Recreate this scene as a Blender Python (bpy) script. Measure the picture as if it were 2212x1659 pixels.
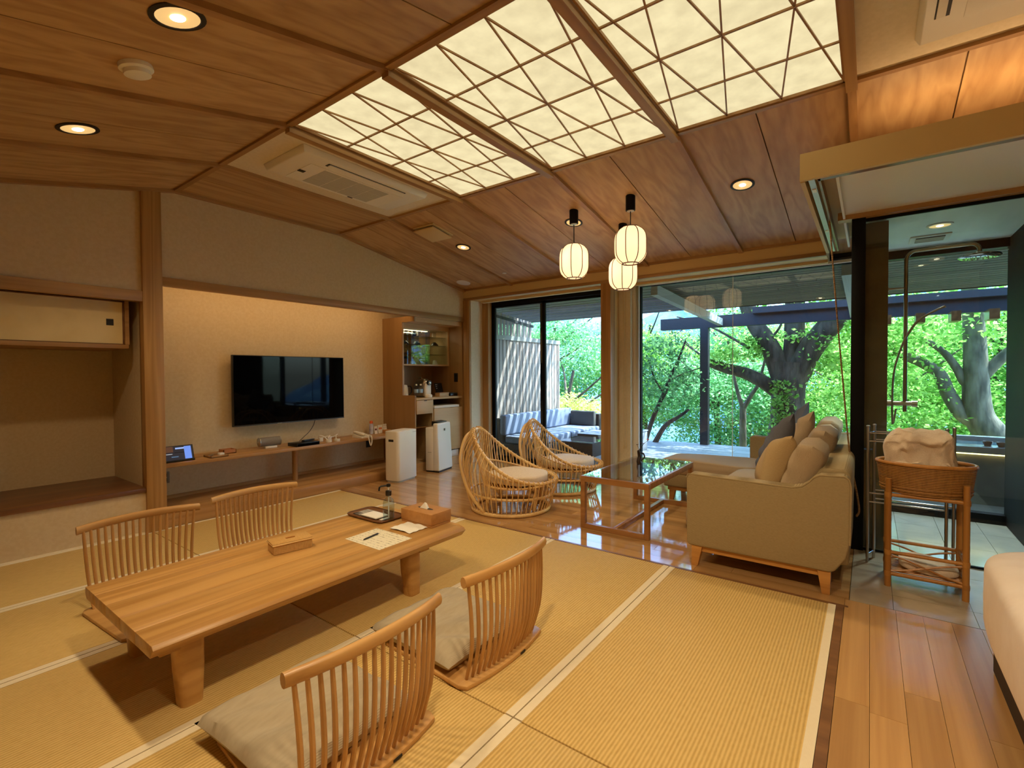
import bpy, bmesh, math, random
import numpy as np
from mathutils import Vector, Matrix
random.seed(7); rng = np.random.default_rng(7)
for o in list(bpy.data.objects): bpy.data.objects.remove(o, do_unlink=True)
SC = bpy.context.scene; COL = SC.collection
PI = math.pi

# ------------------------------------------------------------------ camera, world, sun, exposure
cam_d = bpy.data.cameras.new('camera'); cam = bpy.data.objects.new('camera', cam_d); COL.objects.link(cam)
cam_d.sensor_fit = 'HORIZONTAL'; cam_d.sensor_width = 36.0; cam_d.lens = 1047.47/2212*36
cam_d.clip_start = 0.02; cam_d.clip_end = 600
RX, RY, RZ = (0.5940, 0.0200, 0.8042), (-0.8044, 0.0074, 0.5940), (-0.0059, 0.9998, -0.0205)
right = Vector((RX[0], RY[0], RZ[0])); up = Vector((RX[1], RY[1], RZ[1])); fwd = Vector((RX[2], RY[2], RZ[2]))
fwd.normalize(); right = (right - fwd*right.dot(fwd)).normalized(); up = right.cross(fwd)
cam.matrix_world = Matrix(((right.x, up.x, -fwd.x, 0), (right.y, up.y, -fwd.y, 0), (right.z, up.z, -fwd.z, 1.40), (0, 0, 0, 1)))
SC.camera = cam
SUN_DIR = Vector((.36, -.44, .82)).normalized()
W = bpy.data.worlds.new('world'); SC.world = W; W.use_nodes = True
nt = W.node_tree; nt.nodes.clear()
sky = nt.nodes.new('ShaderNodeTexSky'); sky.sky_type = 'NISHITA'; sky.sun_disc = False
sky.sun_elevation = math.asin(SUN_DIR.z); sky.sun_rotation = math.atan2(SUN_DIR.x, SUN_DIR.y); sky.air_density = 1.0; sky.dust_density = 2.5
bg = nt.nodes.new('ShaderNodeBackground'); bg.inputs[1].default_value = 1.6
wo = nt.nodes.new('ShaderNodeOutputWorld'); wb = nt.nodes.new('ShaderNodeVectorMath'); wb.operation = 'MULTIPLY'; wb.inputs[1].default_value = (.66, .93, 1.28); nt.links.new(sky.outputs[0], wb.inputs[0]); nt.links.new(wb.outputs[0], bg.inputs[0]); nt.links.new(bg.outputs[0], wo.inputs[0])
sun_d = bpy.data.lights.new('sun', 'SUN'); sun = bpy.data.objects.new('sun', sun_d); COL.objects.link(sun)
sun_d.energy = 18.0; sun_d.angle = math.radians(.55); sun_d.color = (.93, 1.0, 1.0)
sun.rotation_euler = SUN_DIR.to_track_quat('Z', 'Y').to_euler(); sun.location = (20, -20, 40)
SC.view_settings.view_transform = 'Standard'; SC.view_settings.look = 'None'
SC.view_settings.exposure = 0.0; SC.view_settings.gamma = 1.0; SC.view_settings.use_curve_mapping = False
WARM = (1.0, .77, .47)

# ------------------------------------------------------------------ materials
def lin(r, g, b):
    f = lambda c: (c/255/12.92) if c/255 <= .04045 else ((c/255+.055)/1.055)**2.4
    return (f(r), f(g), f(b), 1)
MATS = {}
def base(name):
    m = bpy.data.materials.new(name); m.use_nodes = True; MATS[name] = m
    n = m.node_tree.nodes; return m, n, m.node_tree.links, n['Principled BSDF']
def mapped(n, l, scale, rand=True, rot=(0, 0, 0)):
    tc = n.new('ShaderNodeTexCoord'); mp = n.new('ShaderNodeMapping'); mp.inputs['Scale'].default_value = scale; mp.inputs['Rotation'].default_value = rot
    if rand:
        oi = n.new('ShaderNodeObjectInfo'); mul = n.new('ShaderNodeMath'); mul.operation = 'MULTIPLY'; mul.inputs[1].default_value = 37.0
        l.new(oi.outputs['Random'], mul.inputs[0]); va = n.new('ShaderNodeVectorMath'); va.operation = 'ADD'
        l.new(tc.outputs['Object'], va.inputs[0]); l.new(mul.outputs[0], va.inputs[1]); l.new(va.outputs[0], mp.inputs['Vector'])
    else: l.new(tc.outputs['Object'], mp.inputs['Vector'])
    return mp
def ramp(n, cols):
    r = n.new('ShaderNodeValToRGB'); e = r.color_ramp.elements
    e[0].position, e[0].color = cols[0]; e[1].position, e[1].color = cols[-1]
    for p, c in cols[1:-1]:
        x = e.new(p); x.color = c
    return r
def addbump(n, l, b, src, strength, dist=.01):
    bp = n.new('ShaderNodeBump'); bp.inputs['Strength'].default_value = strength; bp.inputs['Distance'].default_value = dist
    l.new(src, bp.inputs['Height']); l.new(bp.outputs[0], b.inputs['Normal'])
def plain(name, c, rough=.5, metal=0, c2=None, scale=(8, 8, 8), bump=0, spec=.5, detail=3, dist=.01):
    m, n, l, b = base(name)
    b.inputs['Base Color'].default_value = c; b.inputs['Roughness'].default_value = rough; b.inputs['Metallic'].default_value = metal
    b.inputs['Specular IOR Level'].default_value = spec
    if c2 or bump:
        mp = mapped(n, l, scale); nz = n.new('ShaderNodeTexNoise'); nz.inputs['Scale'].default_value = 1; nz.inputs['Detail'].default_value = detail
        l.new(mp.outputs[0], nz.inputs['Vector'])
        if c2:
            r = ramp(n, [(.35, c), (.65, c2)]); l.new(nz.outputs[0], r.inputs[0]); l.new(r.outputs[0], b.inputs['Base Color'])
        if bump: addbump(n, l, b, nz.outputs[0], bump, dist)
    return m
def wood(name, c1, c2, axis='x', rough=.45, fine=60, var=.12, ring=True, spec=.5, coat=0, coarse=5):
    m, n, l, b = base(name)
    s = {'x': (.9, 1, 1), 'y': (1, .9, 1), 'z': (1, 1, .9)}[axis]
    sc = tuple((.3 if abs(v-.9) < .01 else coarse) for v in s); sf = tuple((1.5 if abs(v-.9) < .01 else fine) for v in s)
    mp = mapped(n, l, sc); nz = n.new('ShaderNodeTexNoise'); nz.inputs['Scale'].default_value = 1; nz.inputs['Detail'].default_value = 2; nz.inputs['Distortion'].default_value = .25
    l.new(mp.outputs[0], nz.inputs['Vector'])
    mul = n.new('ShaderNodeMath'); mul.operation = 'MULTIPLY'; mul.inputs[1].default_value = 9.0 if ring else 3.0; l.new(nz.outputs[0], mul.inputs[0])
    fr = n.new('ShaderNodeMath'); fr.operation = 'PINGPONG'; fr.inputs[1].default_value = 1.0; l.new(mul.outputs[0], fr.inputs[0])
    mp2 = mapped(n, l, sf); n2 = n.new('ShaderNodeTexNoise'); n2.inputs['Scale'].default_value = 1; n2.inputs['Detail'].default_value = 3; l.new(mp2.outputs[0], n2.inputs['Vector'])
    mx = n.new('ShaderNodeMix'); mx.data_type = 'FLOAT'; mx.inputs[0].default_value = .5; l.new(fr.outputs[0], mx.inputs[2]); l.new(n2.outputs[0], mx.inputs[3])
    r = ramp(n, [(.12, c2), (.72, c1)]); l.new(mx.outputs[0], r.inputs[0])
    oi = n.new('ShaderNodeObjectInfo'); mr = n.new('ShaderNodeMapRange'); mr.inputs[3].default_value = 1-var; mr.inputs[4].default_value = 1+var; l.new(oi.outputs['Random'], mr.inputs[0])
    vm = n.new('ShaderNodeVectorMath'); vm.operation = 'SCALE'; l.new(r.outputs[0], vm.inputs[0]); l.new(mr.outputs[0], vm.inputs['Scale'])
    l.new(vm.outputs[0], b.inputs['Base Color']); b.inputs['Roughness'].default_value = rough; b.inputs['Specular IOR Level'].default_value = spec
    if coat: b.inputs['Coat Weight'].default_value = coat; b.inputs['Coat Roughness'].default_value = .08
    addbump(n, l, b, n2.outputs[0], .08, .002)
    return m
def weave(name, c1, c2, sx, sy, rough=.8, bump=.5, rows='y', dist=.004):
    """bands across one axis broken along the other: tatami, wicker, linen"""
    m, n, l, b = base(name)
    mp = mapped(n, l, (1, 1, 1), rand=False); w = n.new('ShaderNodeTexWave'); w.wave_type = 'BANDS'; w.bands_direction = {'x': 'X', 'y': 'Y', 'z': 'Z'}[rows]
    w.inputs['Scale'].default_value = sx; w.inputs['Distortion'].default_value = .25; w.inputs['Detail'].default_value = 1; w.inputs['Detail Scale'].default_value = 3
    l.new(mp.outputs[0], w.inputs['Vector'])
    mp2 = mapped(n, l, sy, rand=True); nz = n.new('ShaderNodeTexNoise'); nz.inputs['Scale'].default_value = 1; nz.inputs['Detail'].default_value = 2; l.new(mp2.outputs[0], nz.inputs['Vector'])
    mx = n.new('ShaderNodeMix'); mx.data_type = 'FLOAT'; mx.inputs[0].default_value = .45; l.new(w.outputs['Fac'], mx.inputs[2]); l.new(nz.outputs[0], mx.inputs[3])
    r = ramp(n, [(.15, c2), (.75, c1)]); l.new(mx.outputs[0], r.inputs[0]); l.new(r.outputs[0], b.inputs['Base Color'])
    b.inputs['Roughness'].default_value = rough; b.inputs['Specular IOR Level'].default_value = .3
    addbump(n, l, b, mx.outputs[0], bump, dist)
    return m
def emit(name, c, strength):
    m, n, l, b = base(name); b.inputs['Base Color'].default_value = (.02, .02, .02, 1); b.inputs['Specular IOR Level'].default_value = .3
    b.inputs['Emission Color'].default_value = (*c, 1); b.inputs['Emission Strength'].default_value = strength; return m
def glass(name, tint=(.93, .97, .95, 1), ior=1.45, rough=0.0):
    m, n, l, b = base(name); n.remove(b); out = n['Material Output']
    t = n.new('ShaderNodeBsdfTransparent'); t.inputs[0].default_value = tint; g = n.new('ShaderNodeBsdfGlossy'); g.inputs['Roughness'].default_value = rough
    lw = n.new('ShaderNodeLayerWeight'); lw.inputs[0].default_value = .5; pw = n.new('ShaderNodeMath'); pw.operation = 'POWER'; pw.inputs[1].default_value = 5.0
    r0 = ((ior-1)/(ior+1))**2; f = n.new('ShaderNodeMath'); f.operation = 'MULTIPLY_ADD'; f.inputs[1].default_value = 1-r0; f.inputs[2].default_value = r0; mx = n.new('ShaderNodeMixShader')
    l.new(lw.outputs['Facing'], pw.inputs[0]); l.new(pw.outputs[0], f.inputs[0]); l.new(f.outputs[0], mx.inputs[0]); l.new(t.outputs[0], mx.inputs[1]); l.new(g.outputs[0], mx.inputs[2]); l.new(mx.outputs[0], out.inputs[0]); return m
def leafmat(name, c1, c2, trans=.62):
    m, n, l, b = base(name); n.remove(b); out = n['Material Output']
    ge = n.new('ShaderNodeNewGeometry'); r = ramp(n, [(.0, c1), (1., c2)]); l.new(ge.outputs['Random Per Island'], r.inputs[0])
    d = n.new('ShaderNodeBsdfDiffuse'); t = n.new('ShaderNodeBsdfTranslucent'); mx = n.new('ShaderNodeMixShader'); mx.inputs[0].default_value = trans
    l.new(r.outputs[0], d.inputs[0]); l.new(r.outputs[0], t.inputs[0]); l.new(d.outputs[0], mx.inputs[1]); l.new(t.outputs[0], mx.inputs[2]); l.new(mx.outputs[0], out.inputs[0]); return m

M_ceil = wood('ceiling_cedar', lin(198, 160, 110), lin(168, 128, 82), 'x', .5, coarse=6, fine=40, var=.08)
M_batten = wood('batten_cedar', lin(178, 136, 86), lin(148, 106, 62), 'x', .45, var=.05)
M_post = wood('post_oak', lin(186, 142, 84), lin(154, 110, 58), 'z', .45, var=.03, coarse=9)
M_beam = wood('beam_oak', lin(180, 138, 84), lin(150, 108, 60), 'x', .45, var=.03)
M_beamy = wood('beam_oak_y', lin(176, 134, 82), lin(146, 104, 58), 'y', .45, var=.03)
M_sillwood = wood('alcove_board', lin(128, 84, 50), lin(98, 60, 32), 'x', .3, var=.02)
M_floor = wood('floorboard_y', lin(192, 148, 96), lin(164, 120, 72), 'y', .05, spec=.75, var=.14, ring=False, coarse=12)
M_floorx = wood('floorboard_x', lin(206, 162, 106), lin(176, 130, 78), 'x', .3, var=.16, ring=False, coarse=12)
M_trim = wood('floor_trim', lin(140, 98, 62), lin(112, 76, 46), 'y', .35, var=.02)
M_table = wood('table_ash', lin(206, 158, 92), lin(178, 128, 66), 'x', .35, var=.07, coarse=7)
M_zaisu = wood('zaisu_oak', lin(212, 164, 100), lin(186, 136, 76), 'x', .35, var=.05)
M_zaisuz = wood('zaisu_spindle', lin(208, 158, 96), lin(176, 126, 70), 'z', .35, var=.05)
M_shelf = wood('shelf_oak', lin(186, 142, 90), lin(160, 116, 68), 'x', .4, var=.03)
M_cab = wood('cabinet_ply', lin(166, 128, 80), lin(144, 106, 62), 'z', .45, var=.03, ring=False)
M_cabl = wood('cabinet_front', lin(206, 172, 122), lin(186, 150, 102), 'x', .45, var=.03, ring=False)
M_sofawood = wood('sofa_leg_wood', lin(206, 148, 78), lin(176, 120, 58), 'y', .4, var=.02)
M_ctable = wood('coffee_table_wood', lin(176, 124, 74), lin(146, 98, 54), 'y', .3, var=.02)
M_rattan = wood('rattan', lin(236, 200, 136), lin(208, 162, 96), 'z', .35, var=.03, ring=False)
M_rattan2 = wood('rattan_stand', lin(196, 136, 66), lin(156, 100, 42), 'z', .35, var=.03, ring=False)
M_tatami = weave('tatami', lin(224, 192, 124), lin(194, 158, 90), 20.3, (30, 60, 30), .75, .5, 'y')
M_heri = weave('tatami_border', lin(240, 226, 196), lin(230, 214, 180), 120, (60, 60, 60), .8, .2, 'y', .001)
M_plaster = plain('plaster_beige', lin(214, 192, 152), .9, c2=lin(208, 184, 142), scale=(40, 40, 40), bump=.25, dist=.003)
M_plasterw = plain('plaster_light', lin(226, 212, 184), .9, c2=lin(220, 206, 176), scale=(40, 40, 40), bump=.2, dist=.003)
M_cream = plain('cream_board', lin(214, 186, 132), .7)
M_white = plain('white_paint', lin(232, 226, 212), .6)
M_paperw = plain('white_paper', lin(240, 236, 224), .8)
M_plastic = plain('white_plastic', lin(236, 230, 216), .35)
M_grille = plain('grille_grey', lin(186, 182, 166), .6)
M_dark = plain('dark_slot', lin(30, 26, 22), .6)
M_black = plain('black_metal', lin(10, 10, 12), .55, spec=.2)
M_blackp = plain('black_plastic', lin(16, 16, 18), .3)
M_screen = plain('tv_screen', lin(3, 3, 5), .035, spec=.1)
M_chrome = plain('chrome', lin(210, 210, 212), .15, 1)
M_steel = plain('satin_steel', lin(176, 170, 162), .3, 1)
M_bronze = plain('dark_bronze', lin(186, 170, 152), .28, 1)
M_gold = plain('gold_reflector', lin(226, 190, 120), .25, 1)
M_alu = plain('aluminium', lin(190, 186, 176), .4, .6)
M_sofa = weave('sofa_linen', lin(174, 154, 116), lin(136, 116, 80), 70, (70, 70, 260), .95, .25, 'z', .0015)
M_sofac = weave('sofa_cushion_linen', lin(186, 164, 134), lin(164, 140, 110), 160, (120, 120, 120), .95, .25, 'x', .0015)
M_pilb = weave('pillow_beige', lin(190, 162, 118), lin(166, 138, 94), 150, (120, 120, 120), .95, .25, 'x', .0015)
M_pild = weave('pillow_charcoal', lin(104, 104, 112), lin(80, 80, 86), 150, (120, 120, 120), .95, .25, 'x', .0015)
M_zab = weave('zabuton_hemp', lin(190, 176, 150), lin(160, 144, 118), 90, (14, 60, 30), .95, .3, 'y', .0015)
M_cush = plain('cushion_cloth', lin(222, 204, 178), .9, c2=lin(214, 194, 166), scale=(60, 60, 60), bump=.15, dist=.002)
M_duvet = plain('duvet_cotton', lin(240, 226, 212), .9, c2=lin(236, 220, 204), scale=(9, 9, 9), bump=.35, dist=.02)
M_towel = plain('towel_cotton', lin(234, 214, 190), .95, c2=lin(228, 206, 180), scale=(150, 150, 150), bump=.6, dist=.004)
M_beddark = plain('bed_skirt', lin(52, 34, 22), .8)
M_wicker = weave('wicker_basket', lin(186, 134, 70), lin(104, 66, 28), 30, (60, 60, 14), .5, .9, 'z', .004)
M_basketl = weave('bamboo_box', lin(236, 194, 124), lin(186, 136, 72), 70, (120, 120, 30), .5, .9, 'z', .003)
M_outwick = weave('dark_wicker', lin(70, 62, 58), lin(34, 30, 30), 40, (90, 90, 20), .6, .8, 'x', .004)
M_outcush = plain('outdoor_cushion', lin(118, 128, 150), .9)
M_tile = plain('stone_tile', lin(186, 170, 146), .3, c2=lin(166, 150, 126), scale=(5, 5, 5), bump=.05)
M_tilew = plain('wet_tile', lin(214, 214, 206), .12, c2=lin(200, 202, 196), scale=(6, 6, 6))
M_grout = plain('grout', lin(150, 136, 116), .9)
M_pier = plain('pier_stone', lin(112, 86, 54), .5, c2=lin(96, 72, 44), scale=(6, 6, 6))
M_darkwall = plain('dark_tile_wall', lin(26, 22, 20), .6, spec=.2)
M_whitec = plain('shower_ceiling', lin(238, 240, 232), .6, c2=lin(222, 226, 218), scale=(1.2, 7, 4))
M_soffit = wood('weathered_soffit', lin(84, 72, 66), lin(48, 42, 38), 'y', .7, var=.18, ring=False, coarse=8)
M_outbeam = plain('outdoor_beam', lin(44, 44, 48), .6)
M_outbeaml = plain('outdoor_beam_grey', lin(150, 150, 144), .7)
M_fence = wood('fence_board', lin(172, 158, 150), lin(122, 108, 100), 'z', .7, var=.15, ring=False)
M_deck = wood('deck_board', lin(140, 144, 150), lin(108, 112, 120), 'y', .6, var=.1, ring=False)
M_bath = plain('bath_stone', lin(118, 112, 102), .45, c2=lin(100, 94, 86), scale=(6, 6, 6))
M_bark = plain('bark', lin(92, 80, 68), .95, c2=lin(44, 37, 31), scale=(9, 9, 3), bump=1.0, dist=.06, detail=6)
M_bark2 = plain('bark_grey', lin(128, 116, 100), .95, c2=lin(78, 70, 60), scale=(9, 9, 3), bump=.8, dist=.03, detail=6)
M_hill = plain('far_forest_haze_blue', lin(54, 96, 140), .95, c2=lin(110, 160, 176), scale=(.16, .16, .16), bump=.6, dist=2.0, detail=6)  # blue of the distance haze is put into the forest colour
M_ground = plain('garden_ground', lin(96, 110, 62), .95, c2=lin(130, 140, 80), scale=(.8, .8, .8), bump=.4)
M_glass = glass('window_glass', ior=1.62); M_glass2 = glass('shower_glass', (.90, .96, .94, 1)); M_tglass = glass('table_glass', (.90, .93, .93, 1), 1.6)
M_cglass = glass('clear_glass', (.95, .97, .97, 1), 1.35)
M_leaf = leafmat('maple_leaf', lin(88, 150, 50), lin(196, 230, 130)); M_leaf2 = leafmat('cool_leaf', lin(90, 158, 92), lin(182, 224, 166)); M_leaf3 = leafmat('dark_leaf', lin(60, 108, 62), lin(144, 190, 126), .4)
M_leafy = leafmat('yellow_leaf', lin(180, 200, 90), lin(236, 236, 160))
M_skypanel = None

# ------------------------------------------------------------------ mesh helpers
class MB:
    def __init__(s): s.v = []; s.f = []
    def add(s, vs, fs):
        b = len(s.v); s.v += [tuple(v) for v in vs]; s.f += [tuple(b+i for i in f) for f in fs]; return s
    def box(s, x0, y0, z0, x1, y1, z1):
        return s.add([(x0, y0, z0), (x1, y0, z0), (x1, y1, z0), (x0, y1, z0), (x0, y0, z1), (x1, y0, z1), (x1, y1, z1), (x0, y1, z1)],
                     [(0, 3, 2, 1), (4, 5, 6, 7), (0, 1, 5, 4), (1, 2, 6, 5), (2, 3, 7, 6), (3, 0, 4, 7)])
    def hexa(s, bot, top):
        return s.add(list(bot)+list(top), [(0, 3, 2, 1), (4, 5, 6, 7), (0, 1, 5, 4), (1, 2, 6, 5), (2, 3, 7, 6), (3, 0, 4, 7)])
    def bar(s, p, q, w, h, upv=(0, 0, 1), w2=None, h2=None):
        p = Vector(p); q = Vector(q); d = (q-p).normalized(); u = Vector(upv); a = d.cross(u).normalized(); u = a.cross(d)
        w2 = w if w2 is None else w2; h2 = h if h2 is None else h2
        c = lambda o, W, H: [o-a*W/2-u*H/2, o+a*W/2-u*H/2, o+a*W/2+u*H/2, o-a*W/2+u*H/2]
        return s.hexa(c(p, w, h), c(q, w2, h2))
    def tube(s, pts, r, n=8, closed=False, cap=True):
        pts = [Vector(p) for p in pts]; N = len(pts); rs = r if isinstance(r, (list, tuple)) else [r]*N
        vs = []; prev = None
        for i, p in enumerate(pts):
            a = pts[i-1] if (i or closed) else p; b = pts[(i+1) % N] if (i < N-1 or closed) else p
            d = (b-a).normalized()
            if prev is None:
                ref = Vector((0, 0, 1)) if abs(d.z) < .9 else Vector((1, 0, 0)); x = d.cross(ref).normalized()
            else: x = (prev - d*prev.dot(d)).normalized()
            prev = x; y = d.cross(x)
            for k in range(n):
                t = 2*PI*k/n; vs.append(p+(x*math.cos(t)+y*math.sin(t))*rs[i])
        fs = []
        for i in range(N if closed else N-1):
            j = (i+1) % N
            for k in range(n):
                k2 = (k+1) % n; fs.append((i*n+k, i*n+k2, j*n+k2, j*n+k))
        if cap and not closed: fs += [tuple(range(n-1, -1, -1)), tuple(range((N-1)*n, N*n))]
        return s.add(vs, fs)
    def lathe(s, prof, n=24, c=(0, 0, 0), axis='z', sx=1, sy=1):
        vs = []
        for r, z in prof:
            for k in range(n):
                t = 2*PI*k/n; v = (r*math.cos(t)*sx, r*math.sin(t)*sy, z)
                if axis == 'x': v = (v[2], v[0], v[1])
                if axis == 'y': v = (v[1], v[2], v[0])
                vs.append((v[0]+c[0], v[1]+c[1], v[2]+c[2]))
        fs = []; N = len(prof)
        for i in range(N-1):
            for k in range(n):
                k2 = (k+1) % n; fs.append((i*n+k, i*n+k2, (i+1)*n+k2, (i+1)*n+k))
        if prof[0][0] > 1e-6: fs.append(tuple(range(n-1, -1, -1)))
        if prof[-1][0] > 1e-6: fs.append(tuple(range((N-1)*n, N*n)))
        return s.add(vs, fs)
    def prism(s, poly, a0, a1, axis='x'):
        """poly of 2-D points extruded along axis: x -> (y,z), y -> (x,z), z -> (x,y)"""
        f = {'x': lambda p, a: (a, p[0], p[1]), 'y': lambda p, a: (p[0], a, p[1]), 'z': lambda p, a: (p[0], p[1], a)}[axis]
        n = len(poly); vs = [f(p, a0) for p in poly]+[f(p, a1) for p in poly]
        return s.add(vs, [tuple(range(n-1, -1, -1)), tuple(range(n, 2*n))]+[(i, (i+1) % n, n+(i+1) % n, n+i) for i in range(n)])
    def superq(s, c, a, b, h, e=.35, n=28, m=14, fn=None, rot=0):
        def sp(t, e): return math.copysign(abs(t)**e, t)
        vs = []
        for i in range(m+1):
            ph = -PI/2+PI*i/m
            for k in range(n):
                th = 2*PI*k/n; x = a*sp(math.cos(ph), e)*sp(math.cos(th), e); y = b*sp(math.cos(ph), e)*sp(math.sin(th), e); z = h*sp(math.sin(ph), e)
                if fn: x, y, z = fn(x, y, z)
                if rot: x, y = x*math.cos(rot)-y*math.sin(rot), x*math.sin(rot)+y*math.cos(rot)
                vs.append((c[0]+x, c[1]+y, c[2]+z))
        fs = [(i*n+k, i*n+(k+1) % n, (i+1)*n+(k+1) % n, (i+1)*n+k) for i in range(m) for k in range(n)]
        return s.add(vs, fs)
    def build(s, name, mat, parent=None, smooth=False, bevel=0, seg=2, world=True, kind=None, label=None):
        v = s.v
        if parent is not None and world:
            L = root_loc(parent); v = [(p[0]-L.x, p[1]-L.y, p[2]-L.z) for p in v]
        me = bpy.data.meshes.new(name); me.from_pydata(v, [], s.f)
        bm = bmesh.new(); bm.from_mesh(me); bmesh.ops.remove_doubles(bm, verts=bm.verts, dist=1e-6)
        bmesh.ops.recalc_face_normals(bm, faces=bm.faces)
        if bevel:
            es = [e for e in bm.edges if len(e.link_faces) == 2 and e.calc_face_angle(0) > .5]
            bmesh.ops.bevel(bm, geom=es, offset=bevel, segments=seg, profile=.5, affect='EDGES', clamp_overlap=True)
        bm.to_mesh(me); bm.free()
        me.materials.append(mat)
        if smooth or bevel:
            me.polygons.foreach_set('use_smooth', [True]*len(me.polygons))
            me.set_sharp_from_angle(angle=math.radians(50 if smooth else 35))
        o = bpy.data.objects.new(name, me); COL.objects.link(o)
        if parent is not None: o.parent = parent
        if kind: o['kind'] = kind
        if label: o['label'] = label
        return o
def root_loc(o):
    L = Vector((0, 0, 0))
    while o is not None: L = L+o.location; o = o.parent
    return L
def bx(*a): return MB().box(*a)
def tag(o, label, cat, group=None):
    o['label'] = label; o['category'] = cat
    if group: o['group'] = group
    return o
def thing(name, label, cat, loc=(0, 0, 0), rotz=0, group=None):
    o = bpy.data.objects.new(name, None); o.empty_display_size = .1; COL.objects.link(o); o.location = loc; o.rotation_euler = (0, 0, rotz)
    return tag(o, label, cat, group)
def struct(name, mb, mat, **k):
    o = mb.build(name, mat, **k); o['kind'] = 'structure'; return o
def sgroup(name, loc=(0, 0, 0)):
    o = bpy.data.objects.new(name, None); COL.objects.link(o); o.location = loc; o['kind'] = 'structure'; return o
def dup(o, parent=None, loc=None, rotz=None, label=None):
    c = o.copy(); COL.objects.link(c); c.parent = parent
    if loc is not None: c.location = loc
    if rotz is not None: c.rotation_euler = (0, 0, rotz)
    if label: c['label'] = label
    for ch in list(o.children): dup(ch, c)
    return c
def piece(src, name, parent, loc, rot=None, scale=None):
    c = bpy.data.objects.new(name, src.data); COL.objects.link(c); c.parent = parent; c.location = loc
    if rot: c.rotation_euler = rot
    if scale: c.scale = scale
    return c
def pillow(w, d, t, n=22, m=22, wr=.006, seed=0, box=2.6, ex=.55, pin=.05):
    """soft square cushion lying in xy, bottom at z=0"""
    r = random.Random(seed); k = [(r.uniform(4, 11), r.uniform(4, 11), r.uniform(0, 6), r.uniform(-1, 1)) for _ in range(5)]
    mb = MB(); N = n+1; vs = []
    for s_ in (1, -1):
        for j in range(m+1):
            for i in range(N):
                u = -1+2*i/n; v = -1+2*j/m
                p = max(0, (1-abs(u)**box))**ex*max(0, (1-abs(v)**box))**ex
                x = w/2*u*(1-pin*(1-v*v)*abs(u)); y = d/2*v*(1-pin*(1-u*u)*abs(v))
                z = t/2+s_*t/2*p
                if s_ > 0: z += wr*sum(c*math.sin(a*u+b*v+ph) for a, b, ph, c in k)*p
                vs.append((x, y, z))
    fs = []; o = N*(m+1)
    for j in range(m):
        for i in range(n):
            a = j*N+i; fs.append((a, a+1, a+N+1, a+N)); fs.append((o+a, o+a+N, o+a+N+1, o+a+1))
    mb.add(vs, fs)
    # stitch the rims by merging coincident edge vertices (both sides meet at t/2)
    return mb
def xf(mb, mat):
    mb.v = [tuple(mat @ Vector(p)) for p in mb.v]; return mb
def TR(loc, rx=0, ry=0, rz=0):
    return Matrix.Translation(loc) @ Matrix.Rotation(rz, 4, 'Z') @ Matrix.Rotation(ry, 4, 'Y') @ Matrix.Rotation(rx, 4, 'X')
def spline(pts, n=8):
    P = [Vector(p) for p in pts]; out = []
    for i in range(len(P)-1):
        p0 = P[max(i-1, 0)]; p1 = P[i]; p2 = P[i+1]; p3 = P[min(i+2, len(P)-1)]
        for k in range(n):
            t = k/n; out.append(.5*((2*p1)+(-p0+p2)*t+(2*p0-5*p1+4*p2-p3)*t*t+(-p0+3*p1-3*p2+p3)*t**3))
    out.append(P[-1]); return out

# ------------------------------------------------------------------ room shell
XL, XR, YR, YW, YB = -1.6, 6.25, -3.4, 5.195, 5.92
FX0, FX1, ZC = 1.79, 3.52, 3.12
KR, KL = .1751, .2265
def zc(x): return ZC if FX0 <= x <= FX1 else (ZC-KR*(x-FX1) if x > FX1 else ZC-KL*(FX0-x))
BAY = [5.195, 4.25, 3.22, 2.19, 1.14, .1, -.92, -1.94, -2.96]

# --- floor
floor = struct('floor', bx(XL, YR, -.2, XR, 6.15, -.03), M_grout)
mat_proto = bx(0, .034, 0, 1.908, .968, .03).build('tatami_mat', M_tatami, floor, bevel=.004)
edge_proto = bx(.001, 0, .0, 1.907, .038, .0315).build('cloth_border', M_heri, mat_proto)
edge2 = bx(.001, .964, .0, 1.907, 1.002, .0315).build('cloth_border', M_heri, mat_proto)
first = True
for i, x0 in enumerate((1.568, -.346, -2.26)):
    for k in range(5):
        y0 = .155+1.008*k
        if i == 2 and k > 3: continue
        if first: m_ = mat_proto; m_.location = (x0, y0, -.03); first = False
        else:
            m_ = piece(mat_proto, 'tatami_mat', floor, (x0, y0, -.03))
            piece(edge_proto, 'cloth_border', m_, (0, 0, 0)); piece(edge2, 'cloth_border', m_, (0, 0, 0))
bx(3.478, .095, -.03, 3.502, 5.195, .001).build('threshold_strip', M_trim, floor)
bx(XL, .115, -.03, 3.478, .153, .001).build('threshold_strip', M_trim, floor)
# boards along y in the living part
BW = .118
lens = {}
nrow = int((XR-3.502)/BW)+1
for i in range(nrow):
    x0 = 3.504+i*BW; x1 = min(x0+BW-.0015, XR)
    y = .095 if x0 > 3.6 else .115
    cuts = [y]; c = y+random.uniform(.5, 1.7)
    while c < 5.0: cuts.append(c); c += 1.72
    cuts.append(5.25)
    for a, b in zip(cuts[:-1], cuts[1:]):
        bx(x0, a, -.03, x1, b-.0015, 0).build('floorboard', M_floor, floor)
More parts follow.
